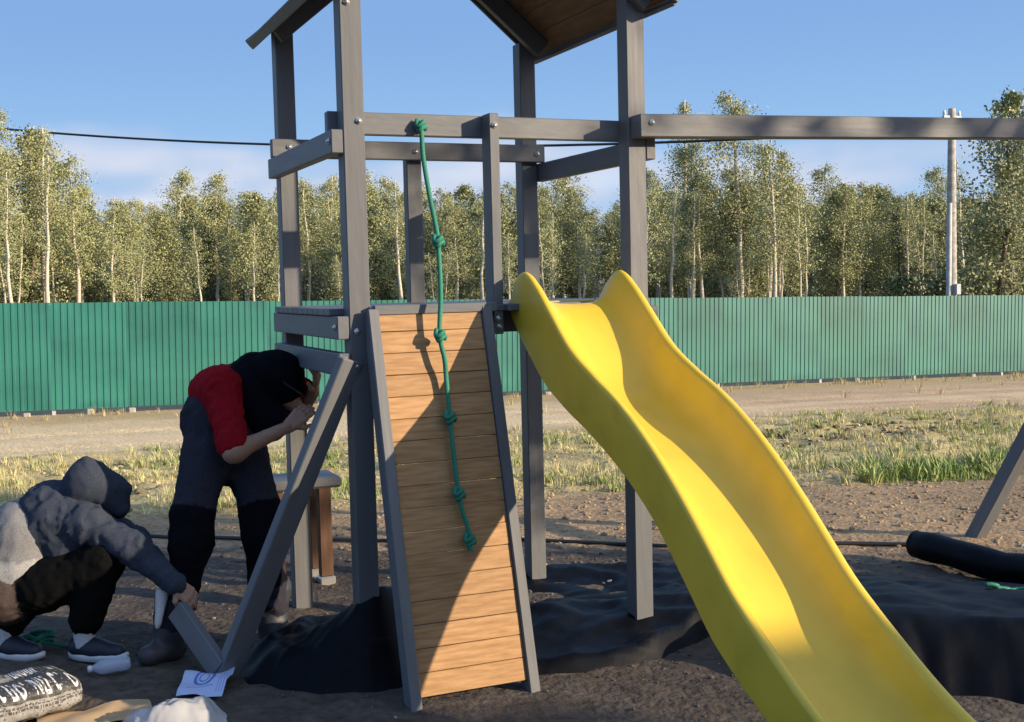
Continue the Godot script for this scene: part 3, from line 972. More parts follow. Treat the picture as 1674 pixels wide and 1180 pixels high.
func build_ramp() -> void:
	var r := thing("climbing_ramp", "steep climbing ramp of golden brown planks between two grey rails", "climbing ramp", Vector3(0.336, land(0.3, 0.4), 0.3))
	var hi := Vector3(0, 1.372, 0.047)
	var lo := Vector3(0, -0.185, 0.467)
	var d := (lo - hi).normalized()
	var n := Vector3(0, -d.z, d.y) * -1.0           # out of the front face
	if n.z < 0:
		n = -n
	for x in [0.0885, 0.5845]:
		beam(r, "side_rail", hi + Vector3(x, 0, 0) - n * 0.045, lo + Vector3(x, 0, 0) - n * 0.045, 0.09, 0.045, M.grey_3 if x < 0.3 else M.grey_0, n)
	rng.seed = 5
	var along := hi.distance_to(lo) - 0.075
	for k in 17:
		var a := along * k / 17.0 + 0.004
		var c := hi + d * (a + along / 34.0) - n * (0.024 + rng.randf() * 0.002)
		var o := beam(r, "plank", c + Vector3(0.1125, 0, 0), c + Vector3(0.5605, 0, 0), along / 17.0 - rng.randf_range(0.0012, 0.0026), 0.02, M["plank_%d" % (rng.randi() % 5)], d, 0.0018)
		o.rotate_z(rng.randf_range(-0.004, 0.004))

func build_rope() -> void:
	var k := thing("climbing_rope", "knotted green climbing rope hanging from the rail onto the ramp", "rope", Vector3(0.35, 1.0, 0.1))
	var pts := [Vector3(0.348, 2.135, -0.15), Vector3(0.349, 2.145, -0.085), Vector3(0.352, 2.11, -0.06), Vector3(0.353, 1.99, -0.045), Vector3(0.362, 1.84, -0.01), Vector3(0.368, 1.73, 0.03), Vector3(0.371, 1.64, 0.055), Vector3(0.362, 1.43, 0.095), Vector3(0.342, 1.26, 0.125), Vector3(0.352, 1.16, 0.148), Vector3(0.356, 1.08, 0.15), Vector3(0.354, 0.92, 0.186), Vector3(0.352, 0.77, 0.226), Vector3(0.353, 0.62, 0.267), Vector3(0.362, 0.55, 0.286), Vector3(0.377, 0.48, 0.305), Vector3(0.374, 0.425, 0.321)]
	var local := []
	for p in pts:
		local.append(p - k.position)
	var path := smooth_path(local, 7)
	put(k, "cord", tube_mesh(path, same(0.0105, path.size()), 8), M.rope)
	for q in [Vector3(0.352, 2.125, -0.07), Vector3(0.371, 1.64, 0.055), Vector3(0.342, 1.255, 0.127), Vector3(0.354, 0.925, 0.186), Vector3(0.353, 0.625, 0.268), Vector3(0.375, 0.445, 0.318)]:
		var kn := []
		for j in 26:
			var a := j / 25.0 * TAU * 1.6
			kn.append(Vector3(cos(a) * (0.018 + 0.006 * sin(a * 1.7)), (j / 25.0 - 0.5) * 0.03 + 0.012 * sin(a * 2.0), sin(a) * 0.016))
		put(k, "knot", tube_mesh(kn, same(0.0105, kn.size()), 7), M.rope, q - k.position)
	put(k, "tail", tube_mesh([Vector3(0.375, 0.44, 0.325) - k.position, Vector3(0.372, 0.405, 0.335) - k.position], [0.0105, 0.014], 7), M.rope)

func interp(t: Array, x: float) -> float:
	for k in t.size() - 1:
		if x <= t[k + 1][0]:
			var a: Array = t[max(k - 1, 0)]
			var b: Array = t[k]
			var c: Array = t[k + 1]
			var d: Array = t[min(k + 2, t.size() - 1)]
			return cubic_interpolate_in_time(b[1], c[1], a[1], d[1], clampf((x - b[0]) / (c[0] - b[0]), 0, 1), c[0] - b[0], a[0] - b[0] if k > 0 else -(c[0] - b[0]), d[0] - b[0] if k + 2 < t.size() else 2 * (c[0] - b[0]))
	return t[-1][1]

func build_slide() -> void:
	var s := thing("slide", "bright yellow plastic wave slide running down from the deck", "slide", Vector3(0.98, land(1.0, 1.3), 1.3))
	var upper := [[-0.065, 1.375], [-0.04, 1.42], [-0.01, 1.465], [0.03, 1.497], [0.07, 1.508], [0.12, 1.494], [0.19, 1.452], [0.33, 1.343], [0.5, 1.207], [0.7, 1.106], [0.88, 1.03], [1.05, 0.938], [1.21, 0.832], [1.36, 0.716], [1.5, 0.595], [1.62, 0.49], [1.75, 0.4], [1.87, 0.325], [1.97, 0.265], [2.08, 0.208], [2.2, 0.158], [2.4, 0.095], [2.6, 0.055], [2.78, 0.03]]
	var under := [[-0.065, 1.352], [-0.04, 1.315], [0.0, 1.275], [0.05, 1.228], [0.15, 1.15], [0.23, 1.085], [0.46, 0.967], [0.66, 0.893], [0.86, 0.808], [1.04, 0.712], [1.2, 0.602], [1.29, 0.52], [1.4, 0.42], [1.5, 0.325], [1.64, 0.233], [1.82, 0.138], [2.0, 0.04], [2.2, -0.05], [2.45, -0.13], [2.78, -0.185]]
	var zs := []
	var z := -0.065
	while z < 2.78:
		zs.append(z)
		z += 0.012 if z < 0.14 else 0.035
	zs.append(2.78)
	var rows := []
	for q in zs:
		var t := interp(upper, q)
		var u := interp(under, q)
		var dip := 0.14 + 0.045 * smoothstep(0.1, 0.5, q) - 0.02 * smoothstep(1.7, 2.6, q)
		var bed := minf(t - dip, 1.372) if q < 0.3 else t - dip
		bed = maxf(minf(bed, t - 0.004), u + 0.012)
		var k := clampf((t - bed) / 0.14, 0.03, 1.0)
		var half := []
		half.append(Vector2(0.0, u))
		half.append(Vector2(-0.002, u + 0.006))
		half.append(Vector2(-0.001, lerpf(u, t, 0.5)))
		half.append(Vector2(0.0, t - 0.016 * k))
		half.append(Vector2(0.005, t - 0.005 * k))
		half.append(Vector2(0.014, t))
		half.append(Vector2(0.024, t - 0.001 * k))
		half.append(Vector2(0.034, t - 0.007 * k))
		half.append(Vector2(0.042, t - 0.02 * k))
		half.append(Vector2(0.060, bed + 0.10 * k))
		half.append(Vector2(0.082, bed + 0.055 * k))
		half.append(Vector2(0.106, bed + 0.026 * k))
		half.append(Vector2(0.138, bed + 0.008 * k))
		half.append(Vector2(0.18, bed + 0.001))
		half.append(Vector2(0.245, bed - 0.002 * k))
		var row := []
		for p in half:
			row.append(Vector3(0.735 + p.x, p.y, q) - s.position)
		for j in range(half.size() - 2, -1, -1):
			row.append(Vector3(1.225 - half[j].x, half[j].y, q) - s.position)
		# underside
		for p in [Vector2(1.219, u), Vector2(1.218, u + 0.006), Vector2(1.212, maxf(bed - 0.03, u + 0.007)), Vector2(1.19, maxf(bed - 0.014, u + 0.008)), Vector2(0.98, maxf(bed - 0.012, u + 0.008)), Vector2(0.77, maxf(bed - 0.014, u + 0.008)), Vector2(0.748, maxf(bed - 0.03, u + 0.007)), Vector2(0.742, u + 0.006), Vector2(0.741, u)]:
			row.append(Vector3(p.x, p.y, q) - s.position)
		rows.append(row)
	put(s, "chute", sheet(rows, true), M.slide)
	block(s, "mounting_flange", Vector3(0.728, 1.352, -0.075), Vector3(1.232, 1.379, -0.05), M.slide, 0.003)
	for x in [0.8, 1.16]:
		bolt(s, Vector3(x, 1.378, -0.062), Vector3.UP)

# ---------------------------------------------------------------- boards, trestle and what lies about
func build_loose() -> void:
	var b := thing("leaning_plank", "long grey plank leaning from the soil up to the tower post", "plank", Vector3(-0.26, -0.14, -0.2))
	beam(b, "plank", Vector3(-0.515, -0.165, -0.275), Vector3(-0.005, 1.17, -0.035 + 0.05), 0.105, 0.045, M.grey_3, Vector3(1, 0, -0.35))
	var o := put(self, "short_plank", box(Vector3(0.34, 0.095, 0.045), 0.004), M.grey_2)
	var bx := (Vector3(-0.54, -0.10, -0.26) - Vector3(-0.66, 0.1, -0.46)).normalized()
	var bz := bx.cross(Vector3(0.4, 1, 0.3)).normalized()
	o.transform = Transform3D(Basis(bx, bz.cross(bx), bz), Vector3(-0.6, 0.0, -0.36))
	tag(o, "short grey offcut held against the foot of the leaning plank", "plank")
	# trestle behind the tower
	var t := thing("trestle", "small wooden trestle with grey top and brown legs behind the tower", "trestle", Vector3(0.2, land(0.2, -1.8), -1.83))
	block(t, "top_board", Vector3(-0.02, 0.36, -1.98), Vector3(0.40, 0.42, -1.68), M.grey_0, 0.015)
	for q in [Vector2(0.30, -1.72), Vector2(0.04, -1.74), Vector2(0.30, -1.93), Vector2(0.04, -1.93)]:
		block(t, "leg", Vector3(q.x - 0.035, -0.13, q.y - 0.03), Vector3(q.x + 0.035, 0.362, q.y + 0.03), M.leg_wood)
		block(t, "metal_foot", Vector3(q.x - 0.045, -0.185, q.y - 0.04), Vector3(q.x + 0.045, -0.131, q.y + 0.04), M.steel, 0.008)
	# cable over the soil
	var path := []
	for k in 26:
		var x := -0.6 + k * 0.18
		var z := -3.05 + 0.60 * (x - 0.4) + 0.08 * sin(x * 3.0)
		path.append(Vector3(x, top(x, z) + 0.015, z))
	path = smooth_path(path, 3)
	tag(put(self, "ground_cable", tube_mesh(path, same(0.014, path.size()), 6), M.black_cable), "thin dark cable lying across the brown soil behind the tower", "cable")
	build_fabric()
	# scraps in the foreground
	var coil := []
	rng.seed = 31
	for k in 46:
		var a := k * 0.62
		coil.append(Vector3(cos(a) * (0.055 + 0.02 * sin(k * 1.3)), 0.016 + 0.05 * absf(sin(k * 0.37)) + rng.randf() * 0.012, sin(a) * (0.05 + 0.015 * cos(k * 1.9))))
	coil.append(Vector3(0.1, 0.02, 0.06))
	coil.append(Vector3(0.13, 0.015, 0.03))
	coil = smooth_path(coil, 4)
	tag(put(self, "rope_coil", tube_mesh(coil, same(0.0085, coil.size()), 6), M.rope, Vector3(-1.215, top(-1.21, -1.0), -1.0)), "tangled coil of turquoise green rope beside the crouching person's shoes", "rope")
	var r2 := [Vector3(3.42, 0.085, 0.06), Vector3(3.47, 0.1, 0.08), Vector3(3.52, 0.095, 0.02), Vector3(3.6, 0.09, 0.03), Vector3(3.68, 0.11, -0.05), Vector3(3.78, 0.11, 0.0), Vector3(3.75, 0.10, 0.12), Vector3(3.64, 0.09, 0.14), Vector3(3.62, 0.1, 0.06), Vector3(3.75, 0.1, -0.02), Vector3(3.95, 0.1, 0.02)]
	var r2p := smooth_path(r2, 6)
	for k in r2p.size():
		r2p[k] += Vector3(-0.59, 0, 0.5)
		r2p[k].y = pile_top(r2p[k].x, r2p[k].z) + 0.014
	tag(put(self, "rope_end", tube_mesh(r2p, same(0.0105, r2p.size()), 6), M.rope), "loose green rope end looped on top of the black fabric pile", "rope")
	build_bags()

func ridge(a: float, b: float) -> float:
	return 0.5 - minf(1.0, absf(n1.get_noise_2d(a, b)) * 2.6)

func pile_top(x: float, z: float) -> float:
	# a folded heap right of the slide
	var c := Vector2(x, z)
	var axis := Vector2(0.82, 0.57)
	var u := (c - Vector2(2.55, 0.0)).dot(axis)
	var w := (c - Vector2(2.55, 0.0)).dot(Vector2(-axis.y, axis.x))
	var near := 1.28 - 0.05 * u + 0.09 * n1.get_noise_1d(u * 45.0) + 0.02 * ridge(u * 160.0, 7.0)
	var body := smoothstep(-0.75, -0.1, u) * smoothstep(-0.8, -0.1, w)
	body *= 1.0 - smoothstep(near - 0.34, near, w + 0.06 * ridge(u * 70.0, w * 40.0))
	var fold := 0.045 * ridge(u * 42.0 + 200.0 + w * 30.0, w * 48.0 - u * 25.0) + 0.012 * ridge(u * 120.0 + w * 90.0, w * 200.0)
	var step := 0.13 + 0.11 * smoothstep(-0.2, 0.6, w + 0.08 * n1.get_noise_1d(u * 60.0 + 50.0))
	return land(x, z) - 0.03 + body * (step + fold) + 0.03 * clampf(body * 6.0, 0.0, 1.0)

func cloth_field(lo: Vector2, hi: Vector2, cell: float, height: Callable, floor_: float) -> ArrayMesh:
	var b := Buf.new()
	var nx := int((hi.x - lo.x) / cell)
	var nz := int((hi.y - lo.y) / cell)
	var id := {}
	for k in nz + 1:
		for j in nx + 1:
			var x := lo.x + j * cell
			var z := lo.y + k * cell
			b.v.append(Vector3(x, height.call(x, z), z))
	for k in nz:
		for j in nx:
			var p := k * (nx + 1) + j
			var m := (b.v[p] + b.v[p + nx + 2]) * 0.5
			if m.y - land(m.x, m.z) < floor_:
				continue
			b.i.append_array([p, p + 1, p + nx + 1, p + 1, p + nx + 2, p + nx + 1])
	return finish(b.v, b.i)

func build_fabric() -> void:
	# one heap right of the slide, one sheet bunched under the tower, one mound by the ramp
	var pile := cloth_field(Vector2(1.6, -1.6), Vector2(6.2, 3.4), 0.022, pile_top, -0.025)
	tag(put(self, "fabric_pile", pile, M.fabric), "folded pile of black ground fabric right of the yellow slide", "fabric")
	var under := func(x: float, z: float) -> float:
		var e := smoothstep(0.28, 0.5, x) * (1.0 - smoothstep(2.2, 2.5, x)) * smoothstep(-1.6, -1.35, z) * (1.0 - smoothstep(0.2, 0.29, z + 0.05 * sin(x * 5.0) + 0.35 * smoothstep(1.2, 2.2, x)))
		var fold := 0.06 * ridge(x * 50.0 + z * 30.0, z * 75.0 - x * 40.0) + 0.016 * ridge(x * 130.0 + z * 120.0, z * 200.0)
		var hump := 0.11 * smoothstep(-0.75, -0.1, z + 0.08 * sin(x * 3.1)) - 0.05 * smoothstep(-0.1, 0.2, z)
		return land(x, z) - 0.03 + e * (0.06 + fold + hump)
	tag(put(self, "fabric_sheet", cloth_field(Vector2(0.2, -1.7), Vector2(2.6, 0.6), 0.025, under, -0.02), M.fabric), "black ground fabric sheet rumpled on the soil under the tower", "fabric")
	var mound := func(x: float, z: float) -> float:
		var px := (x + 0.02) / 0.47
		var pz := (z + 0.30) / 0.52
		var q := sqrt(px * px + pz * pz)
		var e := 1.0 - smoothstep(0.55, 1.0 + 0.12 * n1.get_noise_2d(x * 150.0, z * 150.0), q)
		var peak := exp(-(pow((x - 0.13) / 0.24, 2) + pow((z + 0.02) / 0.30, 2)))
		var fold := 0.07 * ridge((x + z) * 90.0, (x - z) * 45.0) + 0.016 * ridge(x * 200.0 - z * 120.0, z * 160.0)
		return land(x, z) - 0.03 + e * (0.12 + 0.25 * peak + fold)
	tag(put(self, "fabric_mound", cloth_field(Vector2(-0.75, -1.1), Vector2(0.62, 0.45), 0.022, mound, -0.02), M.fabric), "crumpled black fabric mound on the soil left of the ramp", "fabric")
	var rp := []
	var rr := []
	for k in 15:
		var u := k / 14.0
		var rx := lerpf(3.575, 3.76, u)
		var rz := lerpf(-0.74, 1.0, u)
		rp.append(Vector3(rx + 0.008 * sin(k * 1.3), lerpf(land(rx, rz) + 0.105, pile_top(rx, rz) + 0.085, smoothstep(0.1, 0.7, u)), rz))
		rr.append(0.084 + 0.004 * sin(k * 2.1) if k > 0 else 0.078)
	var roll := thing("fabric_roll", "thick roll of black ground fabric lying on the pile's far edge", "fabric roll", rp[0])
	var rl := []
	for p in rp:
		rl.append(p - rp[0])
	put(roll, "roll", tube_mesh(rl, rr, 18), M.fabric)
	var sp := []
	var dirn: Vector3 = (rp[1] - rp[0]).normalized()
	var sd := dirn.cross(Vector3.UP).normalized()
	for k in 60:
		var a := k * 0.5
		var r := 0.01 + 0.0013 * k
		sp.append(-dirn * 0.004 + sd * cos(a) * r + Vector3.UP * sin(a) * r)
	put(roll, "spiral_edge", tube_mesh(sp, same(0.004, 60), 4), M.fabric)

func _glyph(im: Image, kind: int, x: int, y: int, w: int, h: int, t: int, c: Color) -> void:
	var bars := [
		[[0, 0, 0.3, 1], [0.7, 0, 1, 1], [0, 0, 1, 0.2]], [[0, 0, 0.3, 1], [0, 0, 1, 0.2], [0, 0.8, 1, 1], [0, 0.4, 0.8, 0.58]], [[0, 0, 0.3, 1], [0, 0, 1, 0.2], [0.7, 0, 1, 0.6], [0, 0.42, 1, 0.6]],
		[[0, 0, 1, 0.2], [0.35, 0, 0.65, 1]], [[0, 0, 0.3, 1], [0.7, 0, 1, 1], [0, 0.4, 1, 0.6]], [], [], [], [], [[0, 0.7, 0.35, 1]]]
	for b in bars[kind]:
		im.fill_rect(Rect2i(x + int(b[0] * w), y + int(b[1] * h), maxi(2, int((b[2] - b[0]) * w)), maxi(2, int((b[3] - b[1]) * h))), c)
	if kind >= 5 and kind <= 8:
		for py in h:
			for px in w:
				var u := (px + 0.5) / w * 2.0 - 1.0
				var v := (py + 0.5) / h * 2.0 - 1.0
				var r := sqrt(u * u + v * v)
				var on := false
				match kind:
					5: on = r < 1.0 and r > 0.52
					6: on = r < 1.0 and r > 0.5 and not (u > 0.25 and absf(v) < 0.45)
					7: on = absf(u + v * 0.62) < 0.26 or u < -0.7 or u > 0.7
					8: on = absf(absf(u) - (v + 1.0) * 0.42) < 0.2 or (absf(v - 0.35) < 0.14 and absf(u) < 0.5)
				if on:
					im.set_pixel(x + px, y + py, c)

func build_bags() -> void:
	# cement bag with a printed band
	var im := Image.create_empty(1024, 512, false, Image.FORMAT_RGB8)
	im.fill(Color(0.55, 0.54, 0.53))
	rng.seed = 12
	var ink := Color(0.2, 0.2, 0.2)
	var white := Color(0.84, 0.84, 0.83)
	im.fill_rect(Rect2i(90, 150, 900, 112), ink)
	im.fill_rect(Rect2i(600, 256, 360, 92), ink)
	var x := 108
	var pick := [5, 0, 9, 7, 6, 0, 5, 9, 7, 0, 6, 9, 5, 0]
	var at := 0
	while x < 950:                                   # heavy capitals, worn, cut off and too soft to read
		var w := 44 + rng.randi() % 14
		var y := 162 + rng.randi() % 8
		var h := 76
		_glyph(im, pick[at % pick.size()], x, y, w, h, 14, white)
		at += 1
		x += w + 14 + (26 if at % 5 == 0 else 0)
	x = 616
	while x < 930:
		var w := 26 + rng.randi() % 8
		_glyph(im, [0, 5, 6, 7, 9][rng.randi() % 5], x, 272, w, 56, 9, white)
		x += w + 10
	for row in 3:
		x = 96
		while x < (980 if row != 2 else 560):
			var w := 8 + rng.randi() % 30
			im.fill_rect(Rect2i(x, [112, 130, 282][row], w, [12, 7, 16][row]), Color(0.24, 0.24, 0.24))
			x += w + 9
	for k in 2600:                                    # scuffs in the paper
		var q := rng.randf_range(0.0, 0.1)
		var px := rng.randi() % 1010
		var py := rng.randi() % 505
		var c := im.get_pixel(px, py).lerp(Color(0.5, 0.49, 0.47) if k % 2 else ink, 0.5 + q * 3.0)
		im.fill_rect(Rect2i(px, py, 3 + rng.randi() % 14, 2 + rng.randi() % 7), c)
	im.generate_mipmaps()
	var bm := StandardMaterial3D.new()
	bm.albedo_texture = ImageTexture.create_from_image(im)
	bm.roughness = 0.6
	bm.normal_enabled = true
	bm.normal_texture = bump_tex(14, 0.02, 256, 6.0)
	bm.normal_scale = 0.6
	var rows := []
	for k in 33:
		var v := k / 32.0 * TAU
		var row := []
		for j in 41:
			var u := j / 40.0
			var e := pow(maxf(0.0, 1.0 - pow(absf(u * 2 - 1), 9.0)), 0.3)
			var r := 1.0 + 0.06 * n2.get_noise_2d(u * 14.0, sin(v) * 5.0 + cos(v) * 3.0)
			var cy := -cos(v)                         # from the underside round the front to the top
			var cz := sin(v)
			var sq := 1.0 / pow(pow(absf(cy), 4.5) + pow(absf(cz), 4.5), 1.0 / 4.5)
			row.append(Vector3((u - 0.5) * 0.58, 0.075 * e * cy * sq * r + 0.012 * n1.get_noise_2d(u * 400.0, v * 90.0), 0.17 * (0.75 + 0.25 * e) * cz * sq * r))
		rows.append(row)
	var bag := thing("cement_bag", "grey paper cement bag printed with white letters on a dark band", "cement bag", Vector3(-1.355, top(-1.4, -0.1) + 0.066, -0.08))
	bag.rotation.y = 0.36
	bag.scale = Vector3(0.86, 0.86, 0.86)
	put(bag, "paper_sack", sheet(rows, false, true), bm)
	# sheet of tan card under it
	var card := []
	for k in 9:
		var row := []
		for j in 13:
			var cx := -1.25 + j * 0.034
			var cz := -0.02 + k * 0.03 - j * 0.006
			row.append(Vector3(cx, top(cx, cz) + 0.012 + 0.006 * sin(j * 0.9 + k), cz))
		card.append(row)
	tag(put(self, "cardboard", sheet(card), tri(mat(Color(0.42, 0.29, 0.16), 0.9), null, Vector3.ONE)), "tan piece of cardboard lying flat beside the cement bag", "cardboard")
	# crumpled bag
	var white_bag := mat(Color(0.45, 0.455, 0.47), 0.3)
	white_bag.transparency = BaseMaterial3D.TRANSPARENCY_ALPHA
	white_bag.albedo_color.a = 0.78
	white_bag.backlight = Color(0.5, 0.5, 0.5)
	var g := top(-0.8, 0.14)
	var film := func(x: float, z: float) -> float:
		var q := Vector2((x + 0.79) / 0.225, (z - 0.2) / 0.2).length()
		var e := 1.0 - smoothstep(0.45, 1.0 + 0.2 * n1.get_noise_2d(x * 260.0, z * 260.0), q)
		return land(x, z) - 0.012 + e * (0.075 + 0.04 * ridge(x * 150.0 + z * 80.0, z * 130.0) + 0.012 * ridge(x * 420.0, z * 380.0 + x * 260.0) + 0.05 * n1.get_noise_2d(x * 300.0 + 50.0, z * 300.0))
	var pb := cloth_field(Vector2(-1.06, -0.06), Vector2(-0.5, 0.46), 0.008, film, -0.004)
	tag(put(self, "plastic_bag", pb, white_bag), "crumpled translucent white plastic bag lying in the foreground", "plastic bag")
	# instruction sheet
	var pim := Image.create_empty(256, 192, false, Image.FORMAT_RGB8)
	for py in 192:
		for px in 256:
			var c := Color(0.72, 0.77, 0.9)
			var e := Vector2((px - 138) / 52.0, (py - 92) / 40.0).length()
			if absf(e - 0.95) < 0.16 or absf(e - 0.5) < 0.07:
				c = Color(0.4, 0.46, 0.72)
			elif (py > 150 and py % 12 < 4 and px > 30 and px < 220) or (absf(px - 40.0 - py * 0.2) < 4 and py > 30 and py < 140):
				c = Color(0.55, 0.6, 0.8)
			pim.set_pixel(px, py, c)
	pim.generate_mipmaps()
	var pm := StandardMaterial3D.new()
	pm.albedo_texture = ImageTexture.create_from_image(pim)
	pm.roughness = 0.7
	var A := Vector3(-0.74, 0, -0.04)
	var B := Vector3(-0.58, 0, 0.07)
	var C := Vector3(-0.66, 0, -0.28)
	var D := Vector3(-0.47, 0, -0.24)
	var pr := []
	for k in 10:
		var row := []
		for j in 12:
			var u := j / 11.0
			var v := k / 9.0
			var p := A.lerp(B, v).lerp(C.lerp(D, v), u)
			p.y = top(p.x, p.z) + 0.012 + 0.035 * sin(u * 2.6) * (1 - v * 0.5) + 0.02 * v * v + 0.006 * sin(u * 9 + v * 5)
			row.append(p)
		pr.append(row)
	tag(put(self, "paper_sheet", sheet(pr, false, true), pm), "pale blue printed sheet of paper beside the white plastic bag", "paper")
	# bottle
	var bt := thing("plastic_bottle", "clear plastic bottle lying on the dark soil", "bottle", Vector3(-1.03, top(-1.0, -0.46) + 0.032, -0.45))
	var prof := [[0.0, 0.012], [0.002, 0.024], [0.012, 0.03], [0.04, 0.0315], [0.06, 0.029], [0.072, 0.0315], [0.11, 0.0315], [0.125, 0.028], [0.143, 0.015], [0.15, 0.0125], [0.162, 0.0125]]
	var bp := []
	var br := []
	for q in prof:
		bp.append(Vector3(0.162 - q[0], 0, (0.162 - q[0]) * -0.1))
		br.append(q[1])
	var clear := mat(Color(0.55, 0.65, 0.85), 0.12)
	clear.transparency = BaseMaterial3D.TRANSPARENCY_ALPHA
	clear.albedo_color.a = 0.45
	put(bt, "body", tube_mesh(bp, br, 16), clear)
	put(bt, "cap", tube_mesh([Vector3(0.008, 0, 0), Vector3(-0.008, 0, 0.001)], [0.0145, 0.0145], 12), mat(Color(0.6, 0.65, 0.75), 0.4))

# ---------------------------------------------------------------- people
func build_standing() -> void:
	var S := Color(0.36, 0.2, 0.13)
	var red := Color(0.33, 0.012, 0.02)
	var grey := Color(0.04, 0.042, 0.055)
	var black := Color(0.008, 0.008, 0.012)
	var p := thing("person", "person in red sleeves and dark cap stooping over the tower's lower boards", "person", Vector3(-0.45, -0.14, -0.65))
	var o := p.position
	var L := func(a: float, b: float, c: float) -> Vector3: return Vector3(a, b, c) - o
	var pel: Vector3 = L.call(-0.40, 0.76, -0.75)
	var hipN: Vector3 = L.call(-0.48, 0.73, -0.70)
	var hipF: Vector3 = L.call(-0.31, 0.72, -0.76)
	var knN: Vector3 = L.call(-0.58, 0.37, -0.58)
	var knF: Vector3 = L.call(-0.265, 0.36, -0.62)
	var anN: Vector3 = L.call(-0.69, -0.03, -0.60)
	var anF: Vector3 = L.call(-0.225, -0.05, -0.66)
	var waist: Vector3 = L.call(-0.42, 0.87, -0.78)
	var chest: Vector3 = L.call(-0.34, 0.99, -0.84)
	var shN: Vector3 = L.call(-0.41, 1.03, -0.69)
	var shF: Vector3 = L.call(-0.18, 1.06, -0.95)
	var neck: Vector3 = L.call(-0.24, 1.07, -0.82)
	var head: Vector3 = L.call(-0.145, 1.04, -0.76)
	var elN: Vector3 = L.call(-0.395, 0.76, -0.50)
	var wrN: Vector3 = L.call(-0.15, 0.85, -0.52)
	var elF: Vector3 = L.call(-0.01, 0.86, -0.92)
	var wrF: Vector3 = L.call(0.02, 0.98, -0.72)
	var face_d := Vector3(0.62, -0.62, 0.35).normalized()
	# the body under the clothes, one surface
	var b := Buf.new()
	flesh(b, [[pel, waist, 0.1, 0.095, S], [waist, chest, 0.095, 0.095, S], [chest, neck, 0.08, 0.056, S], [chest, shN, 0.06, 0.045, S], [chest, shF, 0.06, 0.045, S], [neck, head, 0.058, 0.06, S],
		[shN, elN, 0.045, 0.043, S], [elN, wrN, 0.042, 0.028, S], [shF, elF, 0.045, 0.043, S], [elF, wrF, 0.042, 0.028, S],
		[hipN, knN, 0.065, 0.05, S], [knN, anN, 0.05, 0.034, S], [hipF, knF, 0.065, 0.05, S], [knF, anF, 0.05, 0.034, S]], 0.016, 0.05)
	var hb := [[head, head + face_d * 0.03, 0.088, 0.082, S], [head + face_d * 0.05 + Vector3(0.01, -0.05, 0), head + face_d * 0.075 + Vector3(0.02, -0.06, 0), 0.05, 0.036, S]]
	hb.append([head + face_d * 0.098, head + face_d * 0.118 + Vector3(0.005, -0.02, 0), 0.01, 0.013, S])
	var ear := face_d.cross(Vector3(0.55, 0.8, 0.1)).normalized()
	for s in [-1.0, 1.0]:
		hb.append([head + ear * s * 0.086 + Vector3(0, 0.012, 0), head + ear * s * 0.088 + Vector3(0, -0.022, 0), 0.013, 0.01, S])
		hb.append([head + face_d * 0.09 + ear * s * 0.032 + Vector3(0.02, 0.015, 0), head + face_d * 0.092 + ear * s * 0.034 + Vector3(0.02, 0.015, 0), 0.011, 0.011, Color(0.1, 0.08, 0.07)])
	flesh(b, hb, 0.006, 0.03)
	flesh(b, hand_bones(wrN, L.call(-0.05, 0.93, -0.53) - wrN, Vector3(-0.2, 0.4, 1.0), 1.0, 0.5, S), 0.0042, 0.008)
	flesh(b, hand_bones(wrF, L.call(0.03, 1.07, -0.66) - wrF, Vector3(0.8, 0.2, 0.6), -1.0, 0.5, S), 0.0042, 0.008)
	put(p, "body", finish(b.v, b.i, b.c), M.skin)
	# trousers with dark knee panels and a bib
	put(p, "trousers", flesh_mesh([[pel + Vector3(0, -0.02, 0), waist, 0.155, 0.145, grey], [waist, chest + Vector3(-0.05, -0.02, -0.02), 0.15, 0.125, grey], [hipN, knN + Vector3(0.01, 0.12, -0.02), 0.112, 0.084, grey], [knN + Vector3(0.01, 0.11, -0.02), knN, 0.092, 0.088, black], [knN, L.call(-0.645, 0.13, -0.59), 0.088, 0.076, black], [L.call(-0.645, 0.13, -0.59), L.call(-0.675, 0.04, -0.595), 0.076, 0.078, grey],
		[hipF, knF + Vector3(0, 0.12, -0.02), 0.112, 0.083, grey], [knF + Vector3(0, 0.11, -0.02), knF, 0.09, 0.086, black], [knF, L.call(-0.245, 0.14, -0.635), 0.086, 0.076, black], [L.call(-0.245, 0.14, -0.635), L.call(-0.23, 0.03, -0.655), 0.076, 0.08, grey]], 0.013, 0.045, 0.016, 15.0), M.cloth)
	put(p, "shirt", flesh_mesh([[chest + Vector3(-0.075, 0.005, 0.035), shN, 0.12, 0.088, red], [shN, elN + (shN - elN) * 0.12, 0.084, 0.07, red], [chest, shF, 0.12, 0.085, red], [neck + Vector3(0.1, 0.03, -0.03), L.call(0.0, 0.99, -0.8), 0.055, 0.045, red], [shF, elF + (shF - elF) * 0.12, 0.082, 0.066, red], [chest, waist + Vector3(0.02, 0.04, 0.02), 0.13, 0.12, red]], 0.011, 0.04, 0.015, 18.0), M.cloth)
	put(p, "vest", flesh_mesh([[chest + Vector3(0.08, 0.03, 0.02), neck + Vector3(0.02, 0.0, 0.0), 0.135, 0.095, black], [chest + Vector3(0.05, -0.02, 0.06), L.call(-0.2, 0.86, -0.72), 0.13, 0.1, black], [neck, shF + Vector3(0.02, 0.0, 0.05), 0.09, 0.085, black]], 0.012, 0.05, 0.008, 16.0), M.cloth)
	var cap_up := Vector3(0.25, 0.95, 0.15).normalized()
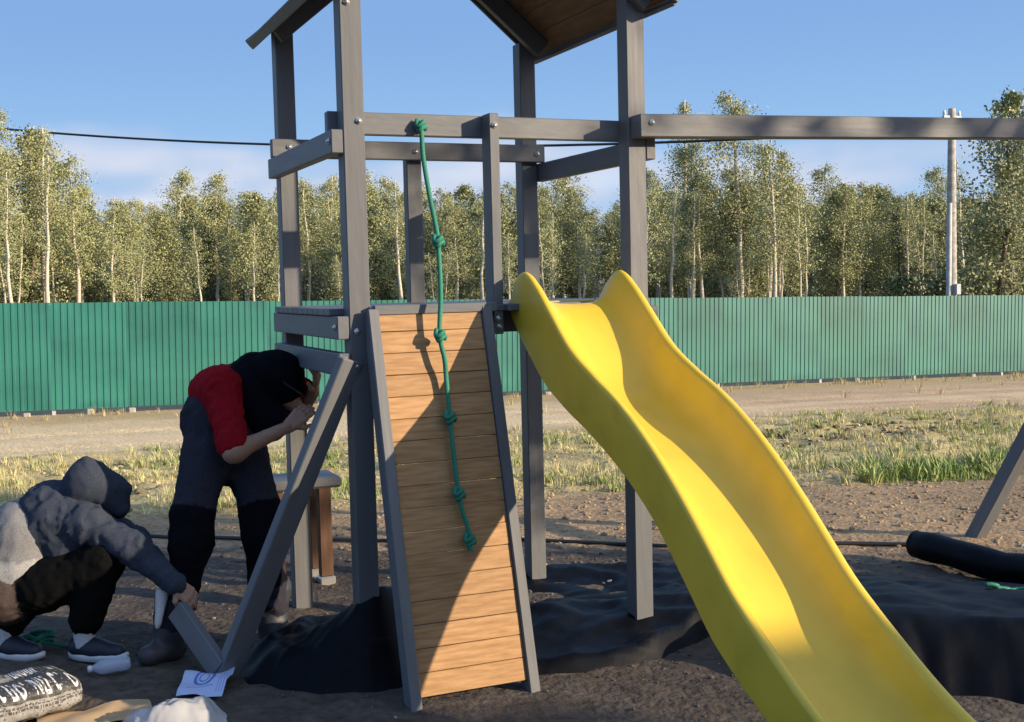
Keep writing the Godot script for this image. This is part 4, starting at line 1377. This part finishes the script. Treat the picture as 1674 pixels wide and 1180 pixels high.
	put(p, "cap", flesh_mesh([[head + cap_up * 0.02 - face_d * 0.02, head + cap_up * 0.04 + face_d * 0.02, 0.11, 0.105, black], [head + cap_up * 0.03, head - face_d * 0.06, 0.105, 0.09, black], [head + cap_up * 0.015, head + face_d * 0.045, 0.1, 0.086, black]], 0.009, 0.03, 0.003, 14.0), M.cloth)
	var brim := []
	for k in 5:
		var row := []
		for j in 13:
			var a := (j / 12.0 - 0.5) * 2.2
			var r := 0.1 + 0.07 * k / 4.0 * cos(a * 0.6)
			row.append(head + cap_up * (0.045 - 0.012 * k / 4.0 - 0.03 * a * a * 0.3) + (face_d * cos(a) + ear * sin(a)) * r)
		brim.append(row)
	put(p, "cap_brim", sheet(brim), mat(black, 0.8))
	# boots: shaft, foot, sole; sunlight on the near one painted as a white strip
	for s in [[anN, Vector3(-0.1, 0, 0.07), -0.14], [anF, Vector3(0.05, 0, 0.12), -0.145]]:
		var a: Vector3 = s[0]
		var toe: Vector3 = Vector3(a.x, 0, a.z) + (s[1] as Vector3).normalized() * 0.115
		var gy: float = s[2] - o.y
		put(p, "boot", flesh_mesh([[a + Vector3(0.02, 0.15, 0), a, 0.074, 0.062, Color(0.03, 0.034, 0.042)], [a, Vector3(a.x, gy + 0.05, a.z), 0.062, 0.05, Color(0.03, 0.034, 0.042)], [Vector3(a.x, gy + 0.052, a.z), Vector3(toe.x, gy + 0.045, toe.z), 0.052, 0.046, Color(0.045, 0.047, 0.052)], [Vector3(a.x, gy + 0.04, a.z) - (s[1] as Vector3).normalized() * 0.05, Vector3(a.x, gy + 0.04, a.z), 0.04, 0.045, Color(0.03, 0.034, 0.042)]], 0.009, 0.03, 0.004, 18.0), M.skin)
	put(p, "painted_sun_strip", flesh_mesh([[L.call(-0.725, 0.175, -0.525), L.call(-0.745, 0.03, -0.52), 0.022, 0.01, Color(0.72, 0.72, 0.74)], [L.call(-0.71, 0.17, -0.52), L.call(-0.74, 0.05, -0.515), 0.018, 0.01, Color(0.72, 0.72, 0.74)]], 0.006, 0.02), M.cloth)

func build_crouching() -> void:
	var S := Color(0.4, 0.24, 0.17)
	var blue := Color(0.055, 0.068, 0.098)
	var black := Color(0.008, 0.008, 0.011)
	var p := thing("person", "person in a blue grey hooded top crouching low on the soil", "person", Vector3(-1.12, -0.13, -0.85))
	var o := p.position
	var L := func(a: float, b: float, c: float) -> Vector3: return Vector3(a, b, c) - o
	var pel: Vector3 = L.call(-1.27, 0.20, -0.93)
	var waist: Vector3 = L.call(-1.26, 0.34, -0.93)
	var chest: Vector3 = L.call(-1.12, 0.48, -0.90)
	var shN: Vector3 = L.call(-1.0, 0.46, -0.74)
	var shF: Vector3 = L.call(-1.03, 0.49, -1.08)
	var neck: Vector3 = L.call(-1.02, 0.54, -0.87)
	var head: Vector3 = L.call(-0.95, 0.61, -0.82)
	var elN: Vector3 = L.call(-0.82, 0.36, -0.60)
	var wrN: Vector3 = L.call(-0.67, 0.22, -0.47)
	var elF: Vector3 = L.call(-0.80, 0.34, -0.86)
	var wrF: Vector3 = L.call(-0.64, 0.17, -0.60)
	var knN: Vector3 = L.call(-0.94, 0.31, -0.67)
	var anN: Vector3 = L.call(-1.03, 0.0, -0.73)
	var knF: Vector3 = L.call(-1.07, 0.27, -1.15)
	var anF: Vector3 = L.call(-1.35, -0.04, -0.93)
	var face_d := Vector3(0.72, -0.6, 0.28).normalized()
	var ear := face_d.cross(Vector3(0.55, 0.8, 0.1)).normalized()
	var b := Buf.new()
	flesh(b, [[pel, waist, 0.095, 0.09, S], [waist, chest, 0.09, 0.09, S], [chest, neck, 0.075, 0.05, S], [chest, shN, 0.055, 0.04, S], [chest, shF, 0.055, 0.04, S], [neck, head, 0.055, 0.06, S],
		[shN, elN, 0.042, 0.036, S], [elN, wrN, 0.034, 0.026, S], [shF, elF, 0.042, 0.036, S], [elF, wrF, 0.034, 0.026, S],
		[pel, knN, 0.06, 0.048, S], [knN, anN, 0.046, 0.034, S], [pel, knF, 0.06, 0.048, S], [knF, anF, 0.046, 0.034, S]], 0.016, 0.05)
	var hb := [[head, head + face_d * 0.025, 0.078, 0.074, S], [head + face_d * 0.05 + Vector3(0.01, -0.05, 0), head + face_d * 0.075 + Vector3(0.02, -0.06, 0), 0.048, 0.035, S], [head + face_d * 0.096, head + face_d * 0.115 + Vector3(0.005, -0.02, 0), 0.01, 0.013, S]]
	for s in [-1.0, 1.0]:
		hb.append([head + ear * s * 0.068 + Vector3(0, 0.012, 0), head + ear * s * 0.068 + Vector3(0, -0.02, 0), 0.013, 0.01, S])
		hb.append([head + face_d * 0.088 + ear * s * 0.032 + Vector3(0.02, 0.015, 0), head + face_d * 0.09 + ear * s * 0.034 + Vector3(0.02, 0.015, 0), 0.011, 0.011, Color(0.1, 0.08, 0.07)])
	flesh(b, hb, 0.006, 0.03)
	flesh(b, hand_bones(wrN, Vector3(0.5, -0.55, -0.05), Vector3(0.1, 0.5, 0.9), 1.0, 0.45, S), 0.0042, 0.008)
	flesh(b, hand_bones(wrF, Vector3(0.35, -0.6, 0.35), Vector3(0.8, 0.5, -0.2), -1.0, 0.45, S), 0.0042, 0.008)
	put(p, "body", finish(b.v, b.i, b.c), M.skin)
	put(p, "trousers", flesh_mesh([[pel + Vector3(-0.06, -0.02, 0.03), pel + Vector3(-0.03, 0.05, 0.02), 0.145, 0.14, Color(0.1, 0.078, 0.068)], [L.call(-1.22, 0.19, -0.86), L.call(-1.14, 0.22, -0.8), 0.125, 0.115, black], [L.call(-1.18, 0.2, -0.8), knN, 0.108, 0.085, black], [knN, L.call(-1.02, 0.045, -0.725), 0.086, 0.072, black], [L.call(-1.2, 0.2, -1.0), knF, 0.11, 0.085, black], [knF, L.call(-1.32, 0.02, -0.95), 0.085, 0.068, black]], 0.012, 0.04, 0.013, 16.0), M.cloth)
	put(p, "painted_sun_patch", flesh_mesh([[waist + Vector3(-0.015, -0.045, 0.015), waist + Vector3(0.01, 0.07, 0.015), 0.155, 0.16, Color(0.26, 0.26, 0.27)], [waist + Vector3(-0.02, -0.065, 0.018), waist + Vector3(0.005, -0.06, 0.018), 0.158, 0.158, Color(0.42, 0.42, 0.42)]], 0.012, 0.03, 0.007, 15.0), M.cloth)  # sunlight on the lower back, painted as a paler layer with a hem
	put(p, "hooded_top", flesh_mesh([[waist + Vector3(0.04, 0.06, 0.0), chest, 0.155, 0.16, blue], [chest, neck, 0.135, 0.09, blue], [chest, shN, 0.12, 0.088, blue], [chest, shF, 0.12, 0.088, blue], [shN, elN, 0.086, 0.068, blue], [elN, wrN, 0.066, 0.047, blue], [shF, elF, 0.086, 0.068, blue], [elF, wrF, 0.066, 0.047, blue], [chest + Vector3(0.02, -0.03, 0.05), L.call(-1.08, 0.36, -0.82), 0.13, 0.1, blue]], 0.012, 0.05, 0.017, 15.0), M.cloth)
	put(p, "hood", flesh_mesh([[neck + Vector3(-0.04, 0.0, 0), head + Vector3(-0.03, 0.02, 0), 0.085, 0.09, blue], [head + Vector3(-0.03, 0.02, 0), head + face_d * 0.05 + Vector3(0.0, 0.02, 0), 0.087, 0.076, blue], [head + Vector3(-0.05, 0.06, 0), head + Vector3(-0.035, 0.115, 0.01), 0.06, 0.022, blue], [head + Vector3(-0.02, 0.06, 0), head + face_d * 0.12 + Vector3(0.03, 0.06, 0.0), 0.055, 0.036, blue], [head + face_d * 0.05 + Vector3(0.02, -0.01, 0), head + face_d * 0.085 + Vector3(0.035, -0.045, 0.0), 0.066, 0.05, blue]], 0.01, 0.04, 0.008, 15.0), M.cloth)
	for s in [[anN, Vector3(0.12, 0, 0.09)], [anF, Vector3(0.10, 0, 0.09)]]:
		var a: Vector3 = s[0]
		var d: Vector3 = (s[1] as Vector3).normalized()
		var g := Vector3(a.x, 0.0, a.z)
		put(p, "sock", flesh_mesh([[a + Vector3(0, 0.02, 0), g + Vector3(0, 0.07, 0), 0.043, 0.047, Color(0.6, 0.62, 0.68)]], 0.008, 0.02, 0.004, 20.0), M.cloth)
		var shoe := put(p, "shoe", flesh_mesh([[g + Vector3(0, 0.062, 0) - d * 0.03, g + Vector3(0, 0.05, 0) + d * 0.06, 0.047, 0.042, Color(0.012, 0.016, 0.035)], [g + Vector3(0, 0.05, 0) + d * 0.06, g + Vector3(0, 0.042, 0) + d * 0.16, 0.042, 0.035, Color(0.012, 0.016, 0.035)]], 0.008, 0.03), M.skin)
		var rows := []
		for k in 4:
			var row := []
			for j in 28:
				var t := j / 28.0 * TAU
				var al := cos(t)
				var wd := sin(t) * (0.044 + 0.006 * al) * (1.0 + (0.06 if k == 1 or k == 2 else 0.0))
				var q := d * (0.065 + 0.145 * signf(al) * pow(absf(al), 0.8)) + d.cross(Vector3.UP) * wd
				var y: float = [0.004, 0.006, 0.03, 0.034][k]
				var kk: float = [0.6, 1.0, 1.0, 0.9][k]
				row.append(g + d * 0.065 + (q - d * 0.065) * kk + Vector3(0, y + (0.012 * maxf(0.0, al - 0.4) if al > 0 else 0.01 * maxf(0.0, -al - 0.5)), 0))
			rows.append(row)
		put(p, "sole", sheet(rows, true), M.sole)

# ---------------------------------------------------------------- unseen building added behind the viewer to shade the foreground
func build_shade_house() -> void:
	var h := thing("shade_house", "unseen plastered building added behind the viewer to shade the foreground", "shade_house", Vector3(2.0, land(0, 3), 18.5))
	var y0: float = h.position.y - 0.2
	block(h, "wall", Vector3(-9.0, y0, 15.0), Vector3(15.3, y0 + 6.2, 22.0), M.wall, 0.01)
	for s in [-1.0, 1.0]:
		beam(h, "roof", Vector3(-9.5, y0 + 8.05, 18.5 + s * 0.02) + Vector3(0, -1.0, s * 1.9), Vector3(15.4, y0 + 8.05, 18.5 + s * 0.02) + Vector3(0, -1.0, s * 1.9), 0.12, 4.4, M.roof, Vector3(0, 1, s * 0.53))

# ---------------------------------------------------------------- sky
func sky_image() -> Image:
	var w := 1024
	var h := 512
	var im := Image.create_empty(w, h, false, Image.FORMAT_RGBF)
	var n := noise(501, 1.0, 5)
	var sun := Vector3(1.0, 0.40, 0.95).normalized()
	for y in h:
		var el := PI * 0.5 - (y + 0.5) / h * PI
		for x in w:
			var az := (x + 0.5) / w * TAU
			var d := Vector3(sin(az) * cos(el), sin(el), -cos(az) * cos(el))
			var e := rad_to_deg(el)
			var c := Color(0.32, 0.535, 0.8).lerp(Color(0.207, 0.378, 0.69), smoothstep(2.0, 13.0, e))
			c = c.lerp(Color(0.18, 0.32, 0.6), smoothstep(13.0, 70.0, e))
			if e < 14.0 and e > -3.0:
				# low bank of lavender grey cloud, thicker to one side
				var q := n.get_noise_3d(d.x * 3.0, d.y * 16.0, d.z * 3.0)
				var q2 := n.get_noise_3d(d.x * 9.0 + 20.0, d.y * 40.0, d.z * 9.0)
				var lump := n.get_noise_2d(az * 2.2 + 4.0, 3.0)
				var edge := 6.1 + 2.2 * lump + 1.6 * q
				var cover := (1.0 - smoothstep(edge - 0.9, edge + 0.7, e + 1.3 * q2)) * clampf(0.72 + 0.9 * q2 + 0.4 * q, 0.0, 1.0)
				var cl := Color(0.50, 0.55, 0.70).lerp(Color(0.62, 0.66, 0.78), clampf(0.5 + 1.4 * q2 + q, 0.0, 1.0))
				var puff := smoothstep(0.32, 0.5, q2 + 0.15 * q) * (1.0 - smoothstep(3.0, 5.5, e))
				cl = cl.lerp(Color(0.95, 0.96, 1.0), puff)
				c = c.lerp(cl, cover * 0.9)
			var glow := pow(maxf(0.0, d.dot(sun)), 12.0)
			c = c + Color(0.7, 0.55, 0.35) * glow * 0.8 + Color(0.72, 0.68, 0.62) * pow(maxf(0.0, d.dot(sun)), 2.6)
			if e < 0:
				c = c.lerp(Color(0.3, 0.29, 0.26), smoothstep(0.0, -4.0, e))
			im.set_pixel(x, y, c * 0.71)
	return im

func _ready() -> void:
	# camera, sky, sun, exposure
	var cam := Camera3D.new()
	cam.name = "camera"
	add_child(cam)
	cam.transform = Transform3D(Basis(Vector3(0.918, -0.0242, 0.3951).normalized(), Vector3(0.0482, 0.9976, -0.0508).normalized(), Vector3(-0.3944, 0.0647, 0.9166).normalized()).orthonormalized(), Vector3(-1.33, 1.469, 4.769))
	cam.fov = 33.26
	cam.near = 0.05
	cam.far = 2000.0
	cam.current = true
	var env := Environment.new()
	env.background_mode = Environment.BG_SKY
	env.sky = Sky.new()
	var pan := PanoramaSkyMaterial.new()
	pan.panorama = ImageTexture.create_from_image(sky_image())
	env.sky.sky_material = pan
	env.tonemap_mode = Environment.TONE_MAPPER_LINEAR
	env.tonemap_exposure = 1.6
	env.sdfgi_enabled = true
	env.ssao_enabled = true
	env.ssil_enabled = true
	var we := WorldEnvironment.new()
	we.name = "sky"
	we.environment = env
	add_child(we)
	var sun := DirectionalLight3D.new()
	sun.name = "sun"
	add_child(sun)
	sun.look_at_from_position(Vector3(1.0, 0.40, 0.95) * 50.0, Vector3.ZERO)
	sun.light_energy = 1.55
	sun.light_color = Color(1.0, 0.91, 0.78)
	sun.light_angular_distance = 0.5
	sun.shadow_enabled = true

	n1 = noise(7, 0.01, 4)
	n2 = noise(8, 0.6, 3)
	make_materials()
	build_ground()
	build_fence()
	build_pole()
	build_trees()
	build_ground_cover()
	build_tower()
	build_swing()
	build_ramp()
	build_slide()
	build_rope()
	build_loose()
	build_standing()
	build_crouching()
	build_shade_house()
